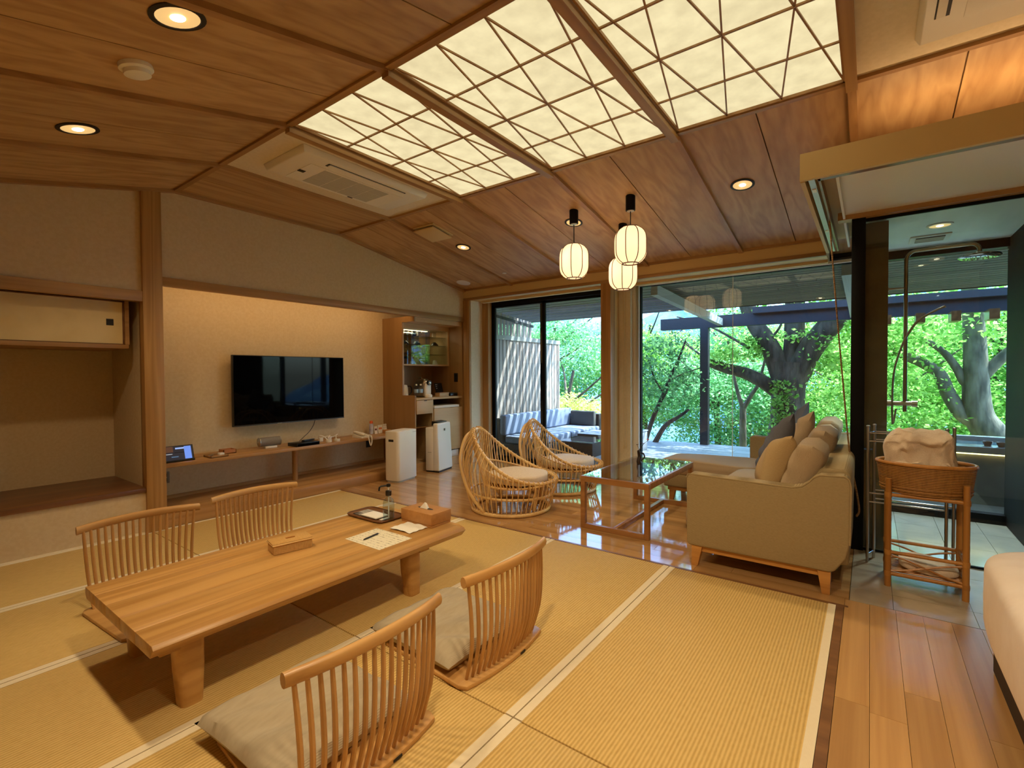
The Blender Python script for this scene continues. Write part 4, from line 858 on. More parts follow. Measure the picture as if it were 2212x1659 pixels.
def leg(x, y, dx, dy):
    a, b = .036, .022
    MB().hexa([(x-b+dx, y-b+dy, 0), (x+b+dx, y-b+dy, 0), (x+b+dx, y+b+dy, 0), (x-b+dx, y+b+dy, 0)], [(x-a, y-a, .152), (x+a, y-a, .152), (x+a, y+a, .152), (x-a, y+a, .152)]).build('leg', M_sofawood, t, bevel=.002)
for x, y, dx, dy in ((SX0+.05, 1.0, -.005, .02), (SX0+.05, .225, -.005, -.01), (SX1-.05, 1.0, .01, .02), (SX1-.05, .225, .01, -.01), (5.38, 1.75, 0, .02), (5.80, 1.75, 0, .02)): leg(x, y, dx, dy)
def cushion(name, label, c, w, h, th, lean, spin, yaw, mat, seed, cat='cushion', grp=None, box=3.0, wr=.006):
    mb = pillow(w, h, th, seed=seed, box=box, wr=wr, pin=.12 if 'throw' in name else .03, ex=.5 if 'throw' in name else .3); mb.v = [(x, y, z-th/2) for x, y, z in mb.v]
    xf(mb, Matrix.Rotation(yaw, 4, 'Z') @ Matrix.Rotation(-lean, 4, 'X') @ Matrix.Rotation(spin, 4, 'Z'))
    o = tag(mb.build(name, mat, smooth=True), label, cat, grp); o.location = c; return o
LN = math.radians(72)
cushion('back_cushion', 'beige sofa back cushion nearest the camera', (4.0, .37, .695), .56, .46, .20, LN, .0, 0, M_sofac, 11, grp='sofa back cushions', box=5)
cushion('back_cushion', 'beige sofa back cushion, middle of the three along the back', (4.78, .35, .715), .66, .48, .20, LN, .0, 0, M_sofac, 12, grp='sofa back cushions', box=5)
cushion('back_cushion', 'beige sofa back cushion farthest away, by the window', (5.50, .35, .725), .62, .50, .20, LN, .0, 0, M_sofac, 13, grp='sofa back cushions', box=5)
cushion('throw_pillow', 'tan throw pillow leaning at the front of the sofa', (4.06, .56, .715), .43, .43, .22, math.radians(66), .28, .12, M_pilb, 21, grp='throw pillows on the sofa', wr=.01)
cushion('throw_pillow', 'charcoal throw pillow directly behind the tan pillow', (4.52, .63, .77), .48, .48, .18, math.radians(66), .6, .1, M_pild, 22, grp='throw pillows on the sofa', wr=.008)
cushion('throw_pillow', 'small beige throw pillow between the two charcoal pillows', (4.98, .52, .79), .46, .46, .17, math.radians(66), .45, .1, M_sofac, 23, grp='throw pillows on the sofa', wr=.008)
cushion('throw_pillow', 'charcoal throw pillow farthest back, in front of the tree trunk', (5.35, .60, .82), .48, .48, .15, math.radians(66), .6, .1, M_pild, 24, grp='throw pillows on the sofa', wr=.008)
cushion('bolster_pillow', 'beige pillow on the floor, peeping out beside the sofa arm', (4.62, 1.26, .20), .42, .40, .15, math.radians(80), 0, 0, M_sofac, 25, cat='pillow')

# ------------------------------------------------------------------ coffee table with vase
t = thing('coffee_table', 'wooden frame coffee table with a glass top by the sofa', 'coffee table', (4.54, 1.80, 0))
cx0, cx1, cy0, cy1, ch = 3.905, 5.17, 1.475, 2.115, .472; s_ = .042
for x in (cx0, cx1-s_):
    for y in (cy0, cy1-s_): bx(x, y, 0, x+s_, y+s_, ch).build('leg', M_ctable, t, bevel=.002)
    bx(x, cy0+s_, ch-.05, x+s_, cy1-s_, ch).build('end_rail', M_ctable, t, bevel=.002); bx(x, cy0+s_, 0, x+s_, cy1-s_, .042).build('foot_rail', M_ctable, t, bevel=.002)
for y in (cy0, cy1-s_): bx(cx0+s_, y, ch-.05, cx1-s_, y+s_, ch).build('side_rail', M_ctable, t, bevel=.002)
bx(cx0+s_, 1.775, 0, cx1-s_, 1.815, .042).build('stretcher', M_ctable, t, bevel=.002)
bx(cx0+.02, cy0+.02, ch+.0005, cx1-.02, cy1-.02, ch+.0085).build('glass_top', M_tglass, t)
t = thing('flower_vase', 'small dark twisted vase with red flowers on the coffee table', 'vase', (4.72, 1.88, ch+.009))
MB().tube(spline([(0, 0, 0), (-.008, .005, .03), (.004, 0, .07), (-.006, .004, .11), (-.012, .006, .135)], 6), [.028, .027, .026, .025, .024, .023, .022, .021, .021, .021, .021, .021, .02, .02, .019, .018, .017, .016, .016, .015, .015, .015, .014, .014, .014], 12).build('vase_body', plain('vase_iron', lin(40, 26, 22), .5), t, world=False, smooth=True)
MB().tube(spline([(.0, -.005, .115), (.03, -.03, .10), (.036, -.036, .06), (.012, -.012, .035)], 6), .008, 8).build('vase_loop', plain('vase_loop', lin(44, 28, 24), .5), t, world=False, smooth=True)
for k, (dx, dy, h) in enumerate(((.05, -.07, .24), (.0, -.02, .21), (-.01, .02, .19), (.03, -.03, .20))):
    st = MB().tube(spline([(-.012, .006, .13), (dx*.4, dy*.4, h*.8), (dx, dy, h)], 5), .0018, 5).build('stem', M_bark, t, world=False)
    mb = MB()
    for q in range(7):
        a = 2*PI*q/7; c = Vector((dx, dy, h)); d = Vector((math.cos(a), math.sin(a), .5)).normalized()*(.024 if k == 0 else .016); sd = Vector((-math.sin(a), math.cos(a), 0))*.008
        mb.add([c, c+d*.6+sd, c+d, c+d*.6-sd], [(0, 1, 2, 3)])
    mb.build('blossom', plain('petal%d' % k, lin(200, 70, 50) if k == 0 else lin(80, 40, 34), .7), st, world=False)

# ------------------------------------------------------------------ rattan chairs
def make_rattan():
    t = thing('rattan_chair', 'x', 'rattan chair', (0, 0, 0), 0, 'rattan basket chairs')
    B = lambda m_, nm, mt=M_rattan, p=t, **k: m_.build(nm, mt, p, world=False, smooth=True, **k)
    def rim(th):        # th = 0 front (+x), pi back
        c = (1-math.cos(th))/2
        z = .315+.50*c**2.0; r = .445-.06*c; 
        x = r*math.cos(th)*(1.0)-.0; y = .44*math.copysign(abs(math.sin(th))**(1-.42*c), math.sin(th))*(1-.25*c**3)
        return Vector((x+.0+.02*(1-c), y, z))
    def basep(th): return Vector((.40*math.cos(th)-.01, .40*math.sin(th), .02))
    N = 132
    B(MB().tube([rim(2*PI*k/N) for k in range(N)], .017, 8, closed=True), 'rim')
    B(MB().tube([basep(2*PI*k/48) for k in range(48)], .020, 8, closed=True), 'base_ring')
    B(MB().tube([Vector((.435*math.cos(a)-.0, .43*math.sin(a), .175+.02*(1-math.cos(a))/2)) for a in [2*PI*k/48 for k in range(48)]], .013, 7, closed=True), 'middle_ring')
    B(MB().tube([Vector((.33*math.cos(a)+.04, .34*math.sin(a), .27)) for a in [2*PI*k/40 for k in range(40)]], .012, 7, closed=True), 'seat_ring')
    for k in range(54):                                 # outer canes, hooked over the rim
        th = 2*PI*(k+.5)/54; p = rim(th); o_ = Vector((math.cos(th), math.sin(th), 0)); c = (1-math.cos(th))/2
        b_ = basep(th); bulge = .03+.075*c
        mid = Vector((.435*math.cos(th), .43*math.sin(th), .18)); hi = p.lerp(mid, .35)+o_*(bulge if c > .15 else .015); 
        if c < .15: path = [p-o_*.022+Vector((0, 0, -.006)), p+Vector((0, 0, .021)), p+o_*.022, mid+o_*.012, b_]
        else: path = [p-o_*.02, p+Vector((0, 0, .021)), p+o_*.025+Vector((0, 0, .004)), hi, mid+o_*(.012+.02*c), b_]
        B(MB().tube(spline(path, 4), .0055, 5), 'cane')
    for k in range(46):                                 # inner canes from the rim to the seat ring
        th = PI+(k-22.5)*(2*PI*.74/46); p = rim(th); o_ = Vector((math.cos(th), math.sin(th), 0))
        e = Vector((.33*math.cos(th)+.04, .34*math.sin(th), .27)); mid = p.lerp(e, .5)-o_*.0+Vector((0, 0, -.02))
        B(MB().tube(spline([p+Vector((0, 0, .012)), p-o_*.016, mid, e], 4), .0055, 5), 'cane')
    ih = [Vector((.365*math.cos(a)*.98+.03, .365*math.sin(a), .31+.17*((1-math.cos(a))/2)**1.6)) for a in [PI*.35+PI*1.3*k/30 for k in range(31)]]
    B(MB().tube(ih, .010, 7), 'inner_hoop')
    arch = [(-.20, -.355, .03), (-.37, -.34, .25), (-.47, -.27, .52), (-.46, -.15, .73), (-.42, 0, .79), (-.46, .15, .73), (-.47, .27, .52), (-.37, .34, .25), (-.20, .355, .03)]
    B(MB().tube(spline(arch, 6), .017, 8), 'back_arch')
    B(MB().tube([(-.40, 0, .02), (-.49, 0, .25), (-.49, 0, .50), (-.42, 0, .76)], .013, 7), 'back_pole')
    for a in (.6, 2.2, -2.2, -.6): B(MB().tube([(.33*math.cos(a), .33*math.sin(a), .03), (.33*math.cos(a)+.02, .33*math.sin(a), .27)], .016, 8), 'strut')
    B(MB().lathe([(.001, .262), (.33, .262), (.33, .275), (.001, .28)], 36, (.04, 0, 0)), 'seat_web', M_rattan2)
    return t
RC = make_rattan(); RC.location = (4.07, 3.02, 0); RC.rotation_euler = (0, 0, math.radians(-66)); RC['label'] = 'round rattan basket chair nearest the camera, by the purifiers'
dup(RC, None, (5.12, 3.02, 0), math.radians(-68), 'round rattan basket chair nearer the window, behind the coffee table')
for k, (x, y, a, lb) in enumerate(((4.07, 3.02, -66, 'round cream seat cushion in the nearer rattan chair'), (5.12, 3.02, -68, 'round cream seat cushion in the farther rattan chair'))):
    r_ = math.radians(a)
    o = tag(MB().superq((0, 0, .052), .315, .315, .052, .55, 36, 14, lambda x, y, z: ((x*math.hypot(x, y)/max(1e-6, max(abs(x), abs(y)))*.0+x), y, z+(.012*(1-(x*x+y*y)/.1) if z > 0 else 0))).build('seat_cushion', M_cush, smooth=True), lb, 'cushion', 'round cushions in the rattan chairs')
    me = o.data
    for v in me.vertices:        # superellipse corners pulled in to a disc
        q = math.hypot(v.co.x, v.co.y); lim = .315
        if q > lim*.9: v.co.x *= min(1, lim/q); v.co.y *= min(1, lim/q)
    o.location = (x+.065*math.cos(r_), y+.065*math.sin(r_), .282)

# ------------------------------------------------------------------ basket stand, towels, rack
t = thing('basket_stand', 'rattan stand with turned posts carrying the towel basket', 'stand', (4.13, -.29, 0))
FR = ((3.99, -.102), (3.99, -.478)); RR = ((4.27, -.102), (4.27, -.478))
for (x, y) in FR: MB().tube([(x, y, 0), (x, y, .705)], [.018, .0165], 12).build('post', M_rattan2, t, smooth=True)
for (x, y) in RR: MB().tube([(x, y, 0), (x, y, .705)], [.018, .0165], 12).build('post', M_rattan2, t, smooth=True)
rails = [(FR[0], FR[1]), (RR[0], RR[1]), (FR[0], RR[0]), (FR[1], RR[1])]
for (a, b) in rails:
    for z, r in ((.60, .012), (.225, .012), (.085, .013)): MB().tube([(*a, z), (*b, z)], r, 8).build('rail', M_rattan2, t, smooth=True)
    A = Vector((*a, .0)); Bv = Vector((*b, .0)); h1, h2 = .21, .10
    for (za, zb) in ((h1, h2), (h2, h1)):
        MB().tube(spline([A+Vector((0, 0, za)), A.lerp(Bv, .5)+Vector((0, 0, (h1+h2)/2)), Bv+Vector((0, 0, zb))] if False else [A+Vector((0, 0, za)), A.lerp(Bv, .25)+Vector((0, 0, za*.8+zb*.2)), A.lerp(Bv, .5)+Vector((0, 0, (za+zb)/2)), A.lerp(Bv, .75)+Vector((0, 0, za*.2+zb*.8)), Bv+Vector((0, 0, zb))], 4), .0065, 6).build('cross_brace', M_rattan2, t, smooth=True)
for k in range(9):
    x = 4.01+k*.03; MB().tube([(x, -.11, .10), (x, -.47, .10)], .006, 6).build('shelf_slat', M_rattan2, t, smooth=True)
for (x, y) in FR+RR:
    for z in (.60, .225, .085): MB().lathe([(.0195, -.016), (.0205, 0), (.0195, .016)], 12, (x, y, z)).build('binding', M_rattan2, t, smooth=True)
t = thing('oval_basket', 'oval woven basket resting on the rattan stand', 'basket', (4.13, -.29, .612))
mb = MB()
prof = [(.90, .0), (.93, .05), (.965, .12), (1.0, .19)]
for sgn, off in ((1, 0), (-1, .008)):
    pass
pr = [(0.001, .002), (.90, .0), (.93, .05), (.965, .12), (1.0, .19), (.965, .19), (.93, .12), (.89, .05), (.86, .012), (.001, .012)]
mb.lathe(pr, 44, sx=.175, sy=.252); mb.build('woven_body', M_wicker, t, world=False, smooth=True)
for z, f, r in ((.192, .985, .0125), (.02, .915, .006), (.04, .925, .005)):
    MB().tube([(.175*f*math.cos(a), .252*f*math.sin(a), z) for a in [2*PI*k/44 for k in range(44)]], r, 8, closed=True).build('rim' if z > .1 else 'braid', M_wicker if z < .1 else M_rattan2, t, world=False, smooth=True)
from mathutils import noise as mnoise
def crumple(x, y, z):
    p = Vector((x*1.0, y*1.0, z*1.0)); a = mnoise.noise(p*11); b_ = mnoise.noise(p*23+Vector((3, 1, 7))); c_ = mnoise.ridged_multi_fractal(p*9, 1.0, 2.1, 3, 1.0, 2.0)
    f = .045*a+.022*b_+.022*(c_-1)
    return x+f, y+.035*mnoise.noise(p*9+Vector((9, 2, 2))), z+(.05*mnoise.noise(Vector((x*4, y*11, 5)))+.02*b_ if z > .02 else 0)
tag(MB().superq((4.13, -.262, .82), .075, .182, .20, .5, 110, 70, crumple).build('bath_towel', M_towel, smooth=True), 'crumpled white bath towel standing up in the oval basket', 'towel')
tag(MB().superq((4.105, -.27, .735), .09, .165, .09, .5, 90, 44, crumple).build('bath_towel', M_towel, smooth=True), 'white towel folded flat in front inside the oval basket', 'towel')
tag(MB().superq((4.13, -.31, .140), .115, .15, .034, .5, 70, 24, lambda x, y, z: (x+.006*math.sin(40*y), y, z+.012*math.sin(14*y+9*x))).build('hand_towel', M_towel, smooth=True), 'folded white towel on the lower slats of the rattan stand', 'towel')
t = thing('towel_rack', 'chrome towel rack standing against the shower glass', 'towel rack', (4.45, -.22, 0))
for (x, y0, y1) in ((4.40, .008, -.425), (4.53, -.03, -.475)):
    for y in (y0, y1):
        MB().tube([(x, y, 0), (x, y, 1.0)], .0095, 10).build('post', M_steel, t, smooth=True)
        MB().superq((x, y, 1.004), .012, .012, .008, .8, 12, 6).build('finial', M_steel, t, smooth=True)
    for z in (.955, .895, .515, .45): MB().tube([(x, y0, z), (x, y1, z)], .006, 8).build('bar', M_chrome, t, smooth=True)
for y in (.008, -.425):
    for z in (.955, .06): MB().tube([(4.40, y, z), (4.53, y-.04, z)], .006, 8).build('link_bar', M_chrome, t, smooth=True)

# ------------------------------------------------------------------ bed
t = thing('bed', 'bed corner with white duvet over a dark base at the right edge', 'bed', (2.1, -1.3, 0))
bx(.9, -2.2, 0, 3.12, -.47, .27).build('bed_base', M_beddark, t, bevel=.01)
softbox(.85, -2.2, .25, 3.14, -.455, .46, e=.12).build('mattress', M_white, t, smooth=True)
def puff(x, y, z): return x, y, z+(.012*math.sin(6*x+2)*math.sin(5*y) if z > 0 else .012*math.sin(9*x))
softbox(1.0, -2.35, .215, 3.24, -.40, .61, e=.24, n=64, m=26, fn=puff).build('duvet', M_duvet, t, smooth=True)
MB().tube(spline([(1.1, -.43, .50), (2.2, -.43, .50), (2.9, -.435, .50), (3.12, -.50, .50), (3.2, -.7, .50), (3.2, -1.4, .50)], 6), .006, 6).build('duvet_seam', M_duvet, t, smooth=True)

# ------------------------------------------------------------------ shower fittings, blind chain and cords
t = thing('shower_set', 'bronze rain shower pipe with a round head behind the glass', 'shower', (5.0, -.225, 1.1))
xs = 5.0
ar = [(xs, -.225, 1.08), (xs, -.225, 2.28)]+[(xs, -.225-.06*(1-math.cos(a)), 2.28+.075*math.sin(a)) for a in [PI/2*k/6 for k in range(1, 7)]]
ar += [(xs, -.60, 2.358)]+[(xs, -.60-.05*math.sin(a), 2.358-.05*(1-math.cos(a))) for a in [PI/2*k/6 for k in range(1, 7)]]+[(xs, -.65, 2.285)]
MB().tube(ar, .0135, 10).build('riser_pipe', M_bronze, t, smooth=True)
MB().lathe([(.02, .03), (.03, .018), (.118, .004), (.122, -.006), (.112, -.014), (.001, -.014)], 32, (xs, -.65, 2.262)).build('rain_head', M_chrome, t, smooth=True)
for k in range(2):
    for j in range(12+k*6): a = 2*PI*j/(12+k*6); MB().lathe([(.004, 0), (.003, -.004), (.001, -.004)], 6, (xs+(.05+.04*k)*math.cos(a), -.65+(.05+.04*k)*math.sin(a), 2.248)).build('nozzle', M_grille, t)
MB().tube([(xs, -.108, 2.07), (xs, -.235, 2.07)], .009, 8).lathe([(.02, 0), (.02, .008)], 14, (xs, -.116, 2.07), 'y').build('wall_bracket', M_bronze, t, smooth=True)
MB().tube([(xs, -.105, 1.145), (xs, -.30, 1.145)], .019, 12).build('mixer_body', M_bronze, t, smooth=True)
for y in (-.125, -.285): MB().lathe([(.026, -.018), (.026, .018)], 16, (xs, y, 1.145), 'y').build('mixer_knob', M_bronze, t, smooth=True)
MB().tube(spline([(xs-.02, -.24, 1.70), (xs-.03, -.30, 1.80), (xs-.03, -.40, 1.87), (xs-.03, -.46, 1.90)], 6), [.009]*18+[.012], 8).build('hand_shower', M_bronze, t, smooth=True)
MB().tube(spline([(xs-.02, -.24, 1.70), (xs-.03, -.20, 1.60), (xs-.02, -.155, 1.40), (xs-.02, -.145, 1.15), (xs-.02, -.15, .98), (xs, -.17, 1.1)], 6), .007, 8).build('hose', M_bronze, t, smooth=True)
downlight(5.3, -.45, 'bright round downlight in the white shower ceiling', 150, .07, z=2.60, cone=1.5, color=(.92, 1, .94), dark=False)
t = thing('shower_vent', 'small slotted vent in the white shower ceiling', 'vent', (5.75, -.42, 2.6)); bx(5.62, -.56, 2.588, 5.88, -.28, 2.60).build('frame', M_white, t, bevel=.003); bx(5.66, -.52, 2.583, 5.84, -.32, 2.589).build('duct', M_dark, t)
for k in range(6): bx(5.67+k*.03, -.52, 2.579, 5.68+k*.03, -.32, 2.586).build('louvre', M_white, t)
m_chain = plain('chain_wood', lin(170, 130, 80), .6, c2=lin(110, 78, 42), scale=(4, 4, 90))
ch_ = MB()
pth = spline([(4.58, .265, 2.585), (4.60, .225, 2.0), (4.61, .17, 1.3), (4.60, .122, .75), (4.55, .072, .45), (4.53, .060, .34), (4.53, .075, .30)], 10)
t = thing('blind_chain', 'beaded rope chain hanging from the rail behind the sofa', 'chain', (4.58, .265, 2.58))
MB().tube(pth, .0035, 5).build('cord', m_chain, t)
for i in range(len(pth)-1):
    for q in (0., .2, .4, .6, .8):
        p = pth[i].lerp(pth[i+1], q)
        if i == 0 and q == 0: bead = MB().superq((0, 0, 0), .0075, .0075, .0095, 1, 6, 4).build('bead', m_chain, t, world=False); bead.location = p-Vector(t.location)
        else: piece(bead, 'bead', t, p-Vector(t.location))
for k, y in enumerate((2.63, 2.595)):
    t = thing('pull_cord', ('left' if k == 0 else 'right')+' one of two thin pull cords hanging beside the wooden column', 'cord', (6.04, y, 2.56), group='pull cords beside the column'); MB().tube([(6.04, y, 2.56), (6.04, y-.01, .45)], .0025, 5).build('cord', M_cream, t); MB().lathe([(.001, .40), (.008, .41), (.005, .45), (.001, .455)], 8, (6.04, y-.01, 0)).build('weight', M_cream, t)

# ------------------------------------------------------------------ outside: deck, eaves, fence
deck = struct('deck', bx(6.28, -5, -.25, 10.1, 8.0, -.06), M_dark)
for i in range(13):
    x0 = 6.29+i*.293; c = -5+random.uniform(.5, 2.2); cuts = [-5]
    while c < 7.6: cuts.append(c); c += 2.4
    cuts.append(8.0)
    for a, b in zip(cuts[:-1], cuts[1:]): bx(x0, a, -.06, x0+.285, b-.008, -.02).build('deck_board', M_deck, deck)
eave = sgroup('eaves', (6.9, 1, 2.5))
ex0, ez0, ex1, ez1 = 6.27, 2.60, 9.0, 2.535
for i in range(20):
    u0, u1 = i/20, (i+1)/20-.006; xa, xb = ex0+(ex1-ex0)*u0, ex0+(ex1-ex0)*u1; za, zb = ez0+(ez1-ez0)*u0, ez0+(ez1-ez0)*u1
    cuts = [-5, -2.2+random.uniform(-.8, .8), .6+random.uniform(-.7, .7), 2.42]
    for a, b in zip(cuts[:-1], cuts[1:]):
        MB().hexa([(xa, a, za), (xb, a, zb), (xb, b-.006, zb), (xa, b-.006, za)], [(xa, a, za+.02), (xb, a, zb+.02), (xb, b-.006, zb+.02), (xa, b-.006, za+.02)]).build('soffit_board', M_soffit, eave)
MB().hexa([(ex0, -5, ez0+.022), (ex1, -5, ez1+.022), (ex1, 2.42, ez1+.022), (ex0, 2.42, ez0+.022)], [(ex0, -5, ez0+.5), (ex1+.02, -5, ez1+.12), (ex1+.02, 2.42, ez1+.12), (ex0, 2.42, ez0+.5)]).build('roof_slab', M_dark, eave)
bx(ex1, -5, ez1-.01, ex1+.03, 2.42, ez1+.12).build('eave_fascia', M_outbeam, eave)
for i in range(14):                                   # slatted roof over the seating corner; slats by the house widened to block sun
    xa = 6.34+i*.195; za = ez0+(ez1-ez0)*(xa-ex0)/(ex1-ex0)
    bx(xa, 2.42, za, xa+(.097 if i > 4 else .192), 6.8, za+.035).build('roof_slat', M_soffit, eave)
t = thing('pergola', 'dark timber pergola frame standing over the deck edge', 'pergola', (10, 2.5, 0))
bx(9.93, -5, 2.285, 10.07, 3.5, 2.51).build('outer_beam', M_outbeam, t); bx(9.93, 2.56, -.05, 10.07, 2.71, 2.285).build('post', M_outbeam, t); bx(9.93, -4.3, -.05, 10.07, -4.15, 2.285).build('post', M_outbeam, t)
bx(9.80, -5, 2.49, 9.93, 1.75, 2.60).build('ledger', M_outbeam, t)
for y in (2.31, .21): MB().bar((6.31, y, 2.50), (9.94, y+.02, 2.375), .09, .13).build('rafter', M_outbeaml, t)
for y in (-.15, -.55, -.95, -1.35): bx(9.55, y-.11, 2.14, 9.93, y, 2.285).build('rafter_end', M_sillwood, t)
t = thing('board_fence', 'weathered vertical board fence beside the deck sofa', 'fence', (7.6, 5.34, 0))
x = 6.33; k = 0
while x < 8.86:
    bx(x, 5.33, -.02, x+.086, 5.352, 2.02).build('board', M_fence, t)
    if x < 7.88: bx(x+.01, 5.33, 2.10, x+.08, 5.35, 2.54-.09*(x-6.33)/1.0).build('upper_slat', M_fence, t)
    x += .104
bx(6.33, 5.315, 2.02, 8.93, 5.365, 2.10).build('cap_rail', M_outbeaml, t); bx(8.86, 5.32, -.02, 8.91, 5.37, 2.02).build('end_post', M_fence, t)
MB().hexa([(6.33, 5.32, 2.44), (7.93, 5.32, 2.30), (7.93, 5.335, 2.30), (6.33, 5.335, 2.44)], [(6.33, 5.32, 2.49), (7.93, 5.32, 2.35), (7.93, 5.335, 2.35), (6.33, 5.335, 2.49)]).build('upper_rail', M_outbeam, t)
bx(6.33, 5.36, -.02, 8.9, 5.375, 2.02).build('backing', M_outbeam, t)
t = thing('deck_sofa', 'dark wicker corner sofa with pale blue cushions on the deck', 'sofa', (7.6, 4.75, 0))
bx(6.45, 5.04, -.02, 8.85, 5.18, .64).build('back_frame', M_outwick, t, bevel=.01); bx(8.70, 4.30, -.02, 8.85, 5.04, .60).build('arm_frame', M_outwick, t, bevel=.01)
bx(6.45, 4.25, -.02, 8.70, 5.04, .24).build('seat_frame', M_outwick, t, bevel=.01)
for (a, b) in ((6.45, 7.55), (7.56, 8.68)):
    bx(a, 4.27, .245, b, 4.92, .37).build('seat_cushion', M_outcush, t, bevel=.03, seg=3); bx(a, 4.90, .37, b, 5.03, .71).build('back_cushion', M_outcush, t, bevel=.03, seg=3)
bx(8.58, 4.35, .37, 8.69, 4.88, .66).build('back_cushion', plain('outdoor_cushion_dark', lin(84, 82, 80), .9), t, bevel=.03, seg=3)
for k, (x0, y0, x1, y1, lb) in enumerate(((6.62, 3.38, 7.30, 3.98, 'square wicker table with a glass top on the deck, seen beyond the farther rattan chair'), (7.55, 3.75, 8.2, 4.15, 'low wicker footstool beside the deck sofa'))):
    t = thing('wicker_table', lb, 'table', ((x0+x1)/2, (y0+y1)/2, 0)); bx(x0, y0, .12, x1, y1, .335).build('woven_body', M_outwick, t, bevel=.01); bx(x0, y0, .337, x1, y1, .347).build('top', M_tglass if k == 0 else M_outcush, t)
    for x in (x0+.04, x1-.08):
        for y in (y0+.04, y1-.08): bx(x, y, -.02, x+.04, y+.04, .12).build('leg', M_outwick, t)
t = thing('deck_planter', 'pale box at the edge of the window frame on the deck', 'box', (8.6, 3.4, 0)); bx(8.5, 3.33, -.02, 8.75, 3.62, .33).build('box_body', M_deck, t, bevel=.01); bx(8.49, 3.32, .33, 8.76, 3.63, .35).build('box_lid', M_deck, t)
t = thing('open_air_bath', 'stone open-air bath with a lit rim beyond the shower', 'bath', (7.65, -1.3, 0))
MB().box(7.10, -2.4, -.06, 7.16, -.30, .53).box(8.2, -2.4, -.06, 8.26, -.30, .53).box(7.16, -.36, -.06, 8.2, -.30, .53).box(7.16, -2.4, -.06, 8.2, -2.34, .53).build('tub_walls', M_bath, t)
MB().box(7.04, -2.4, .53, 7.30, -.28, .60).box(8.12, -2.4, .53, 8.30, -.28, .60).box(7.30, -.48, .53, 8.12, -.28, .60).box(7.30, -2.4, .53, 8.12, -2.2, .60).build('rim', plain('bath_rim', lin(140, 146, 148), .25), t, bevel=.004)
bx(7.16, -2.3, .0, 8.2, -.36, .55).build('water', plain('bath_water', lin(110, 150, 160), .04, spec=.8), t)
bx(7.07, -2.3, .515, 7.09, -.35, .528).build('light_strip', emit('bath_strip', (1, .75, .3), 6), t)
for k, y in enumerate((-1.02, -1.12)):
    t2 = thing('bath_cup', ('left' if k == 0 else 'right')+' one of two dark cups on the bath rim', 'cup', (7.2-.05*k, y, .601), group='dark cups on the bath rim'); MB().lathe([(.001, 0), (.026, 0), (.042, .035), (.04, .05), (.034, .05), (.001, .015)], 18).build('cup', M_blackp, t2, world=False, smooth=True); MB().lathe([(.028, -.0), (.03, .004), (.001, .004)], 14).build('foot', M_blackp, t2, world=False)

# ------------------------------------------------------------------ garden
gx = np.linspace(10.0, 46, 30); gy = np.linspace(-30, 45, 50); mb = MB(); vs = []; fs = []
for i, x in enumerate(gx):
    for j, y in enumerate(gy): vs.append((x, y, -.35-.16*(x-10)-.25*math.sin(x*.7+y*.5)))
for i in range(29):
    for j in range(49): a = i*50+j; fs.append((a, a+50, a+51, a+1))
struct('garden_slope', mb.add(vs, fs), M_ground, smooth=True)
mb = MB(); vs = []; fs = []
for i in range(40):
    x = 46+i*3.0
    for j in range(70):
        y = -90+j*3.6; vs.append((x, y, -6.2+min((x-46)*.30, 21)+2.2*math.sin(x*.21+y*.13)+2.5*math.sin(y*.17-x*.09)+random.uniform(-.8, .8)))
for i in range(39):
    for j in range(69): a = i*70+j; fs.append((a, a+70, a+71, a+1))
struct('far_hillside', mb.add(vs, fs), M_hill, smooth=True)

def leaves(name, mat, parent, pts, size, flat=.6, aspect=.55, seed=1):
    r = np.random.default_rng(seed); pts = np.asarray(pts, float); N = len(pts)
    d = r.normal(size=(N, 3)); d[:, 2] *= flat; d /= np.linalg.norm(d, axis=1)[:, None]
    nn = r.normal(size=(N, 3))*.8; nn[:, 2] += 1.0; s = np.cross(d, nn); s /= np.linalg.norm(s, axis=1)[:, None]
    L = size*r.uniform(.6, 1.3, N)[:, None]; W_ = L*aspect
    v = np.empty((N, 4, 3)); v[:, 0] = pts-d*L*.5; v[:, 1] = pts+s*W_*.5; v[:, 2] = pts+d*L*.5; v[:, 3] = pts-s*W_*.5
    L0 = np.array(root_loc(parent)); v -= L0
    me = bpy.data.meshes.new(name); me.vertices.add(N*4); me.vertices.foreach_set('co', v.ravel()); me.loops.add(N*4); me.loops.foreach_set('vertex_index', np.arange(N*4))
    me.polygons.add(N); me.polygons.foreach_set('loop_start', np.arange(0, N*4, 4)); me.polygons.foreach_set('loop_total', np.full(N, 4)); me.update(); me.validate()
    me.materials.append(mat); o = bpy.data.objects.new(name, me); COL.objects.link(o); o.parent = parent; o['kind'] = 'stuff'; return o
def clump(r, c, rad, nc, per, spread, flat=.35):
    """leaf points gathered in flat sprays inside an ellipsoid"""
    out = []
    for _ in range(nc):
        q = r.normal(size=3); q /= np.linalg.norm(q); q *= r.uniform(.2, 1)**(1/2.2); c0 = np.array(c)+q*np.array(rad)
        p = r.normal(size=(per, 3))*np.array((spread, spread, spread*flat)); p[:, 2] -= .12*(p[:, 0]**2+p[:, 1]**2)/spread; out.append(c0+p)
    return np.concatenate(out)
def limb(mb, pts, r0, r1, n=9):
    P = spline(pts, 5); N = len(P); mb.tube(P, [r0+(r1-r0)*i/(N-1) for i in range(N)], n)
    return P
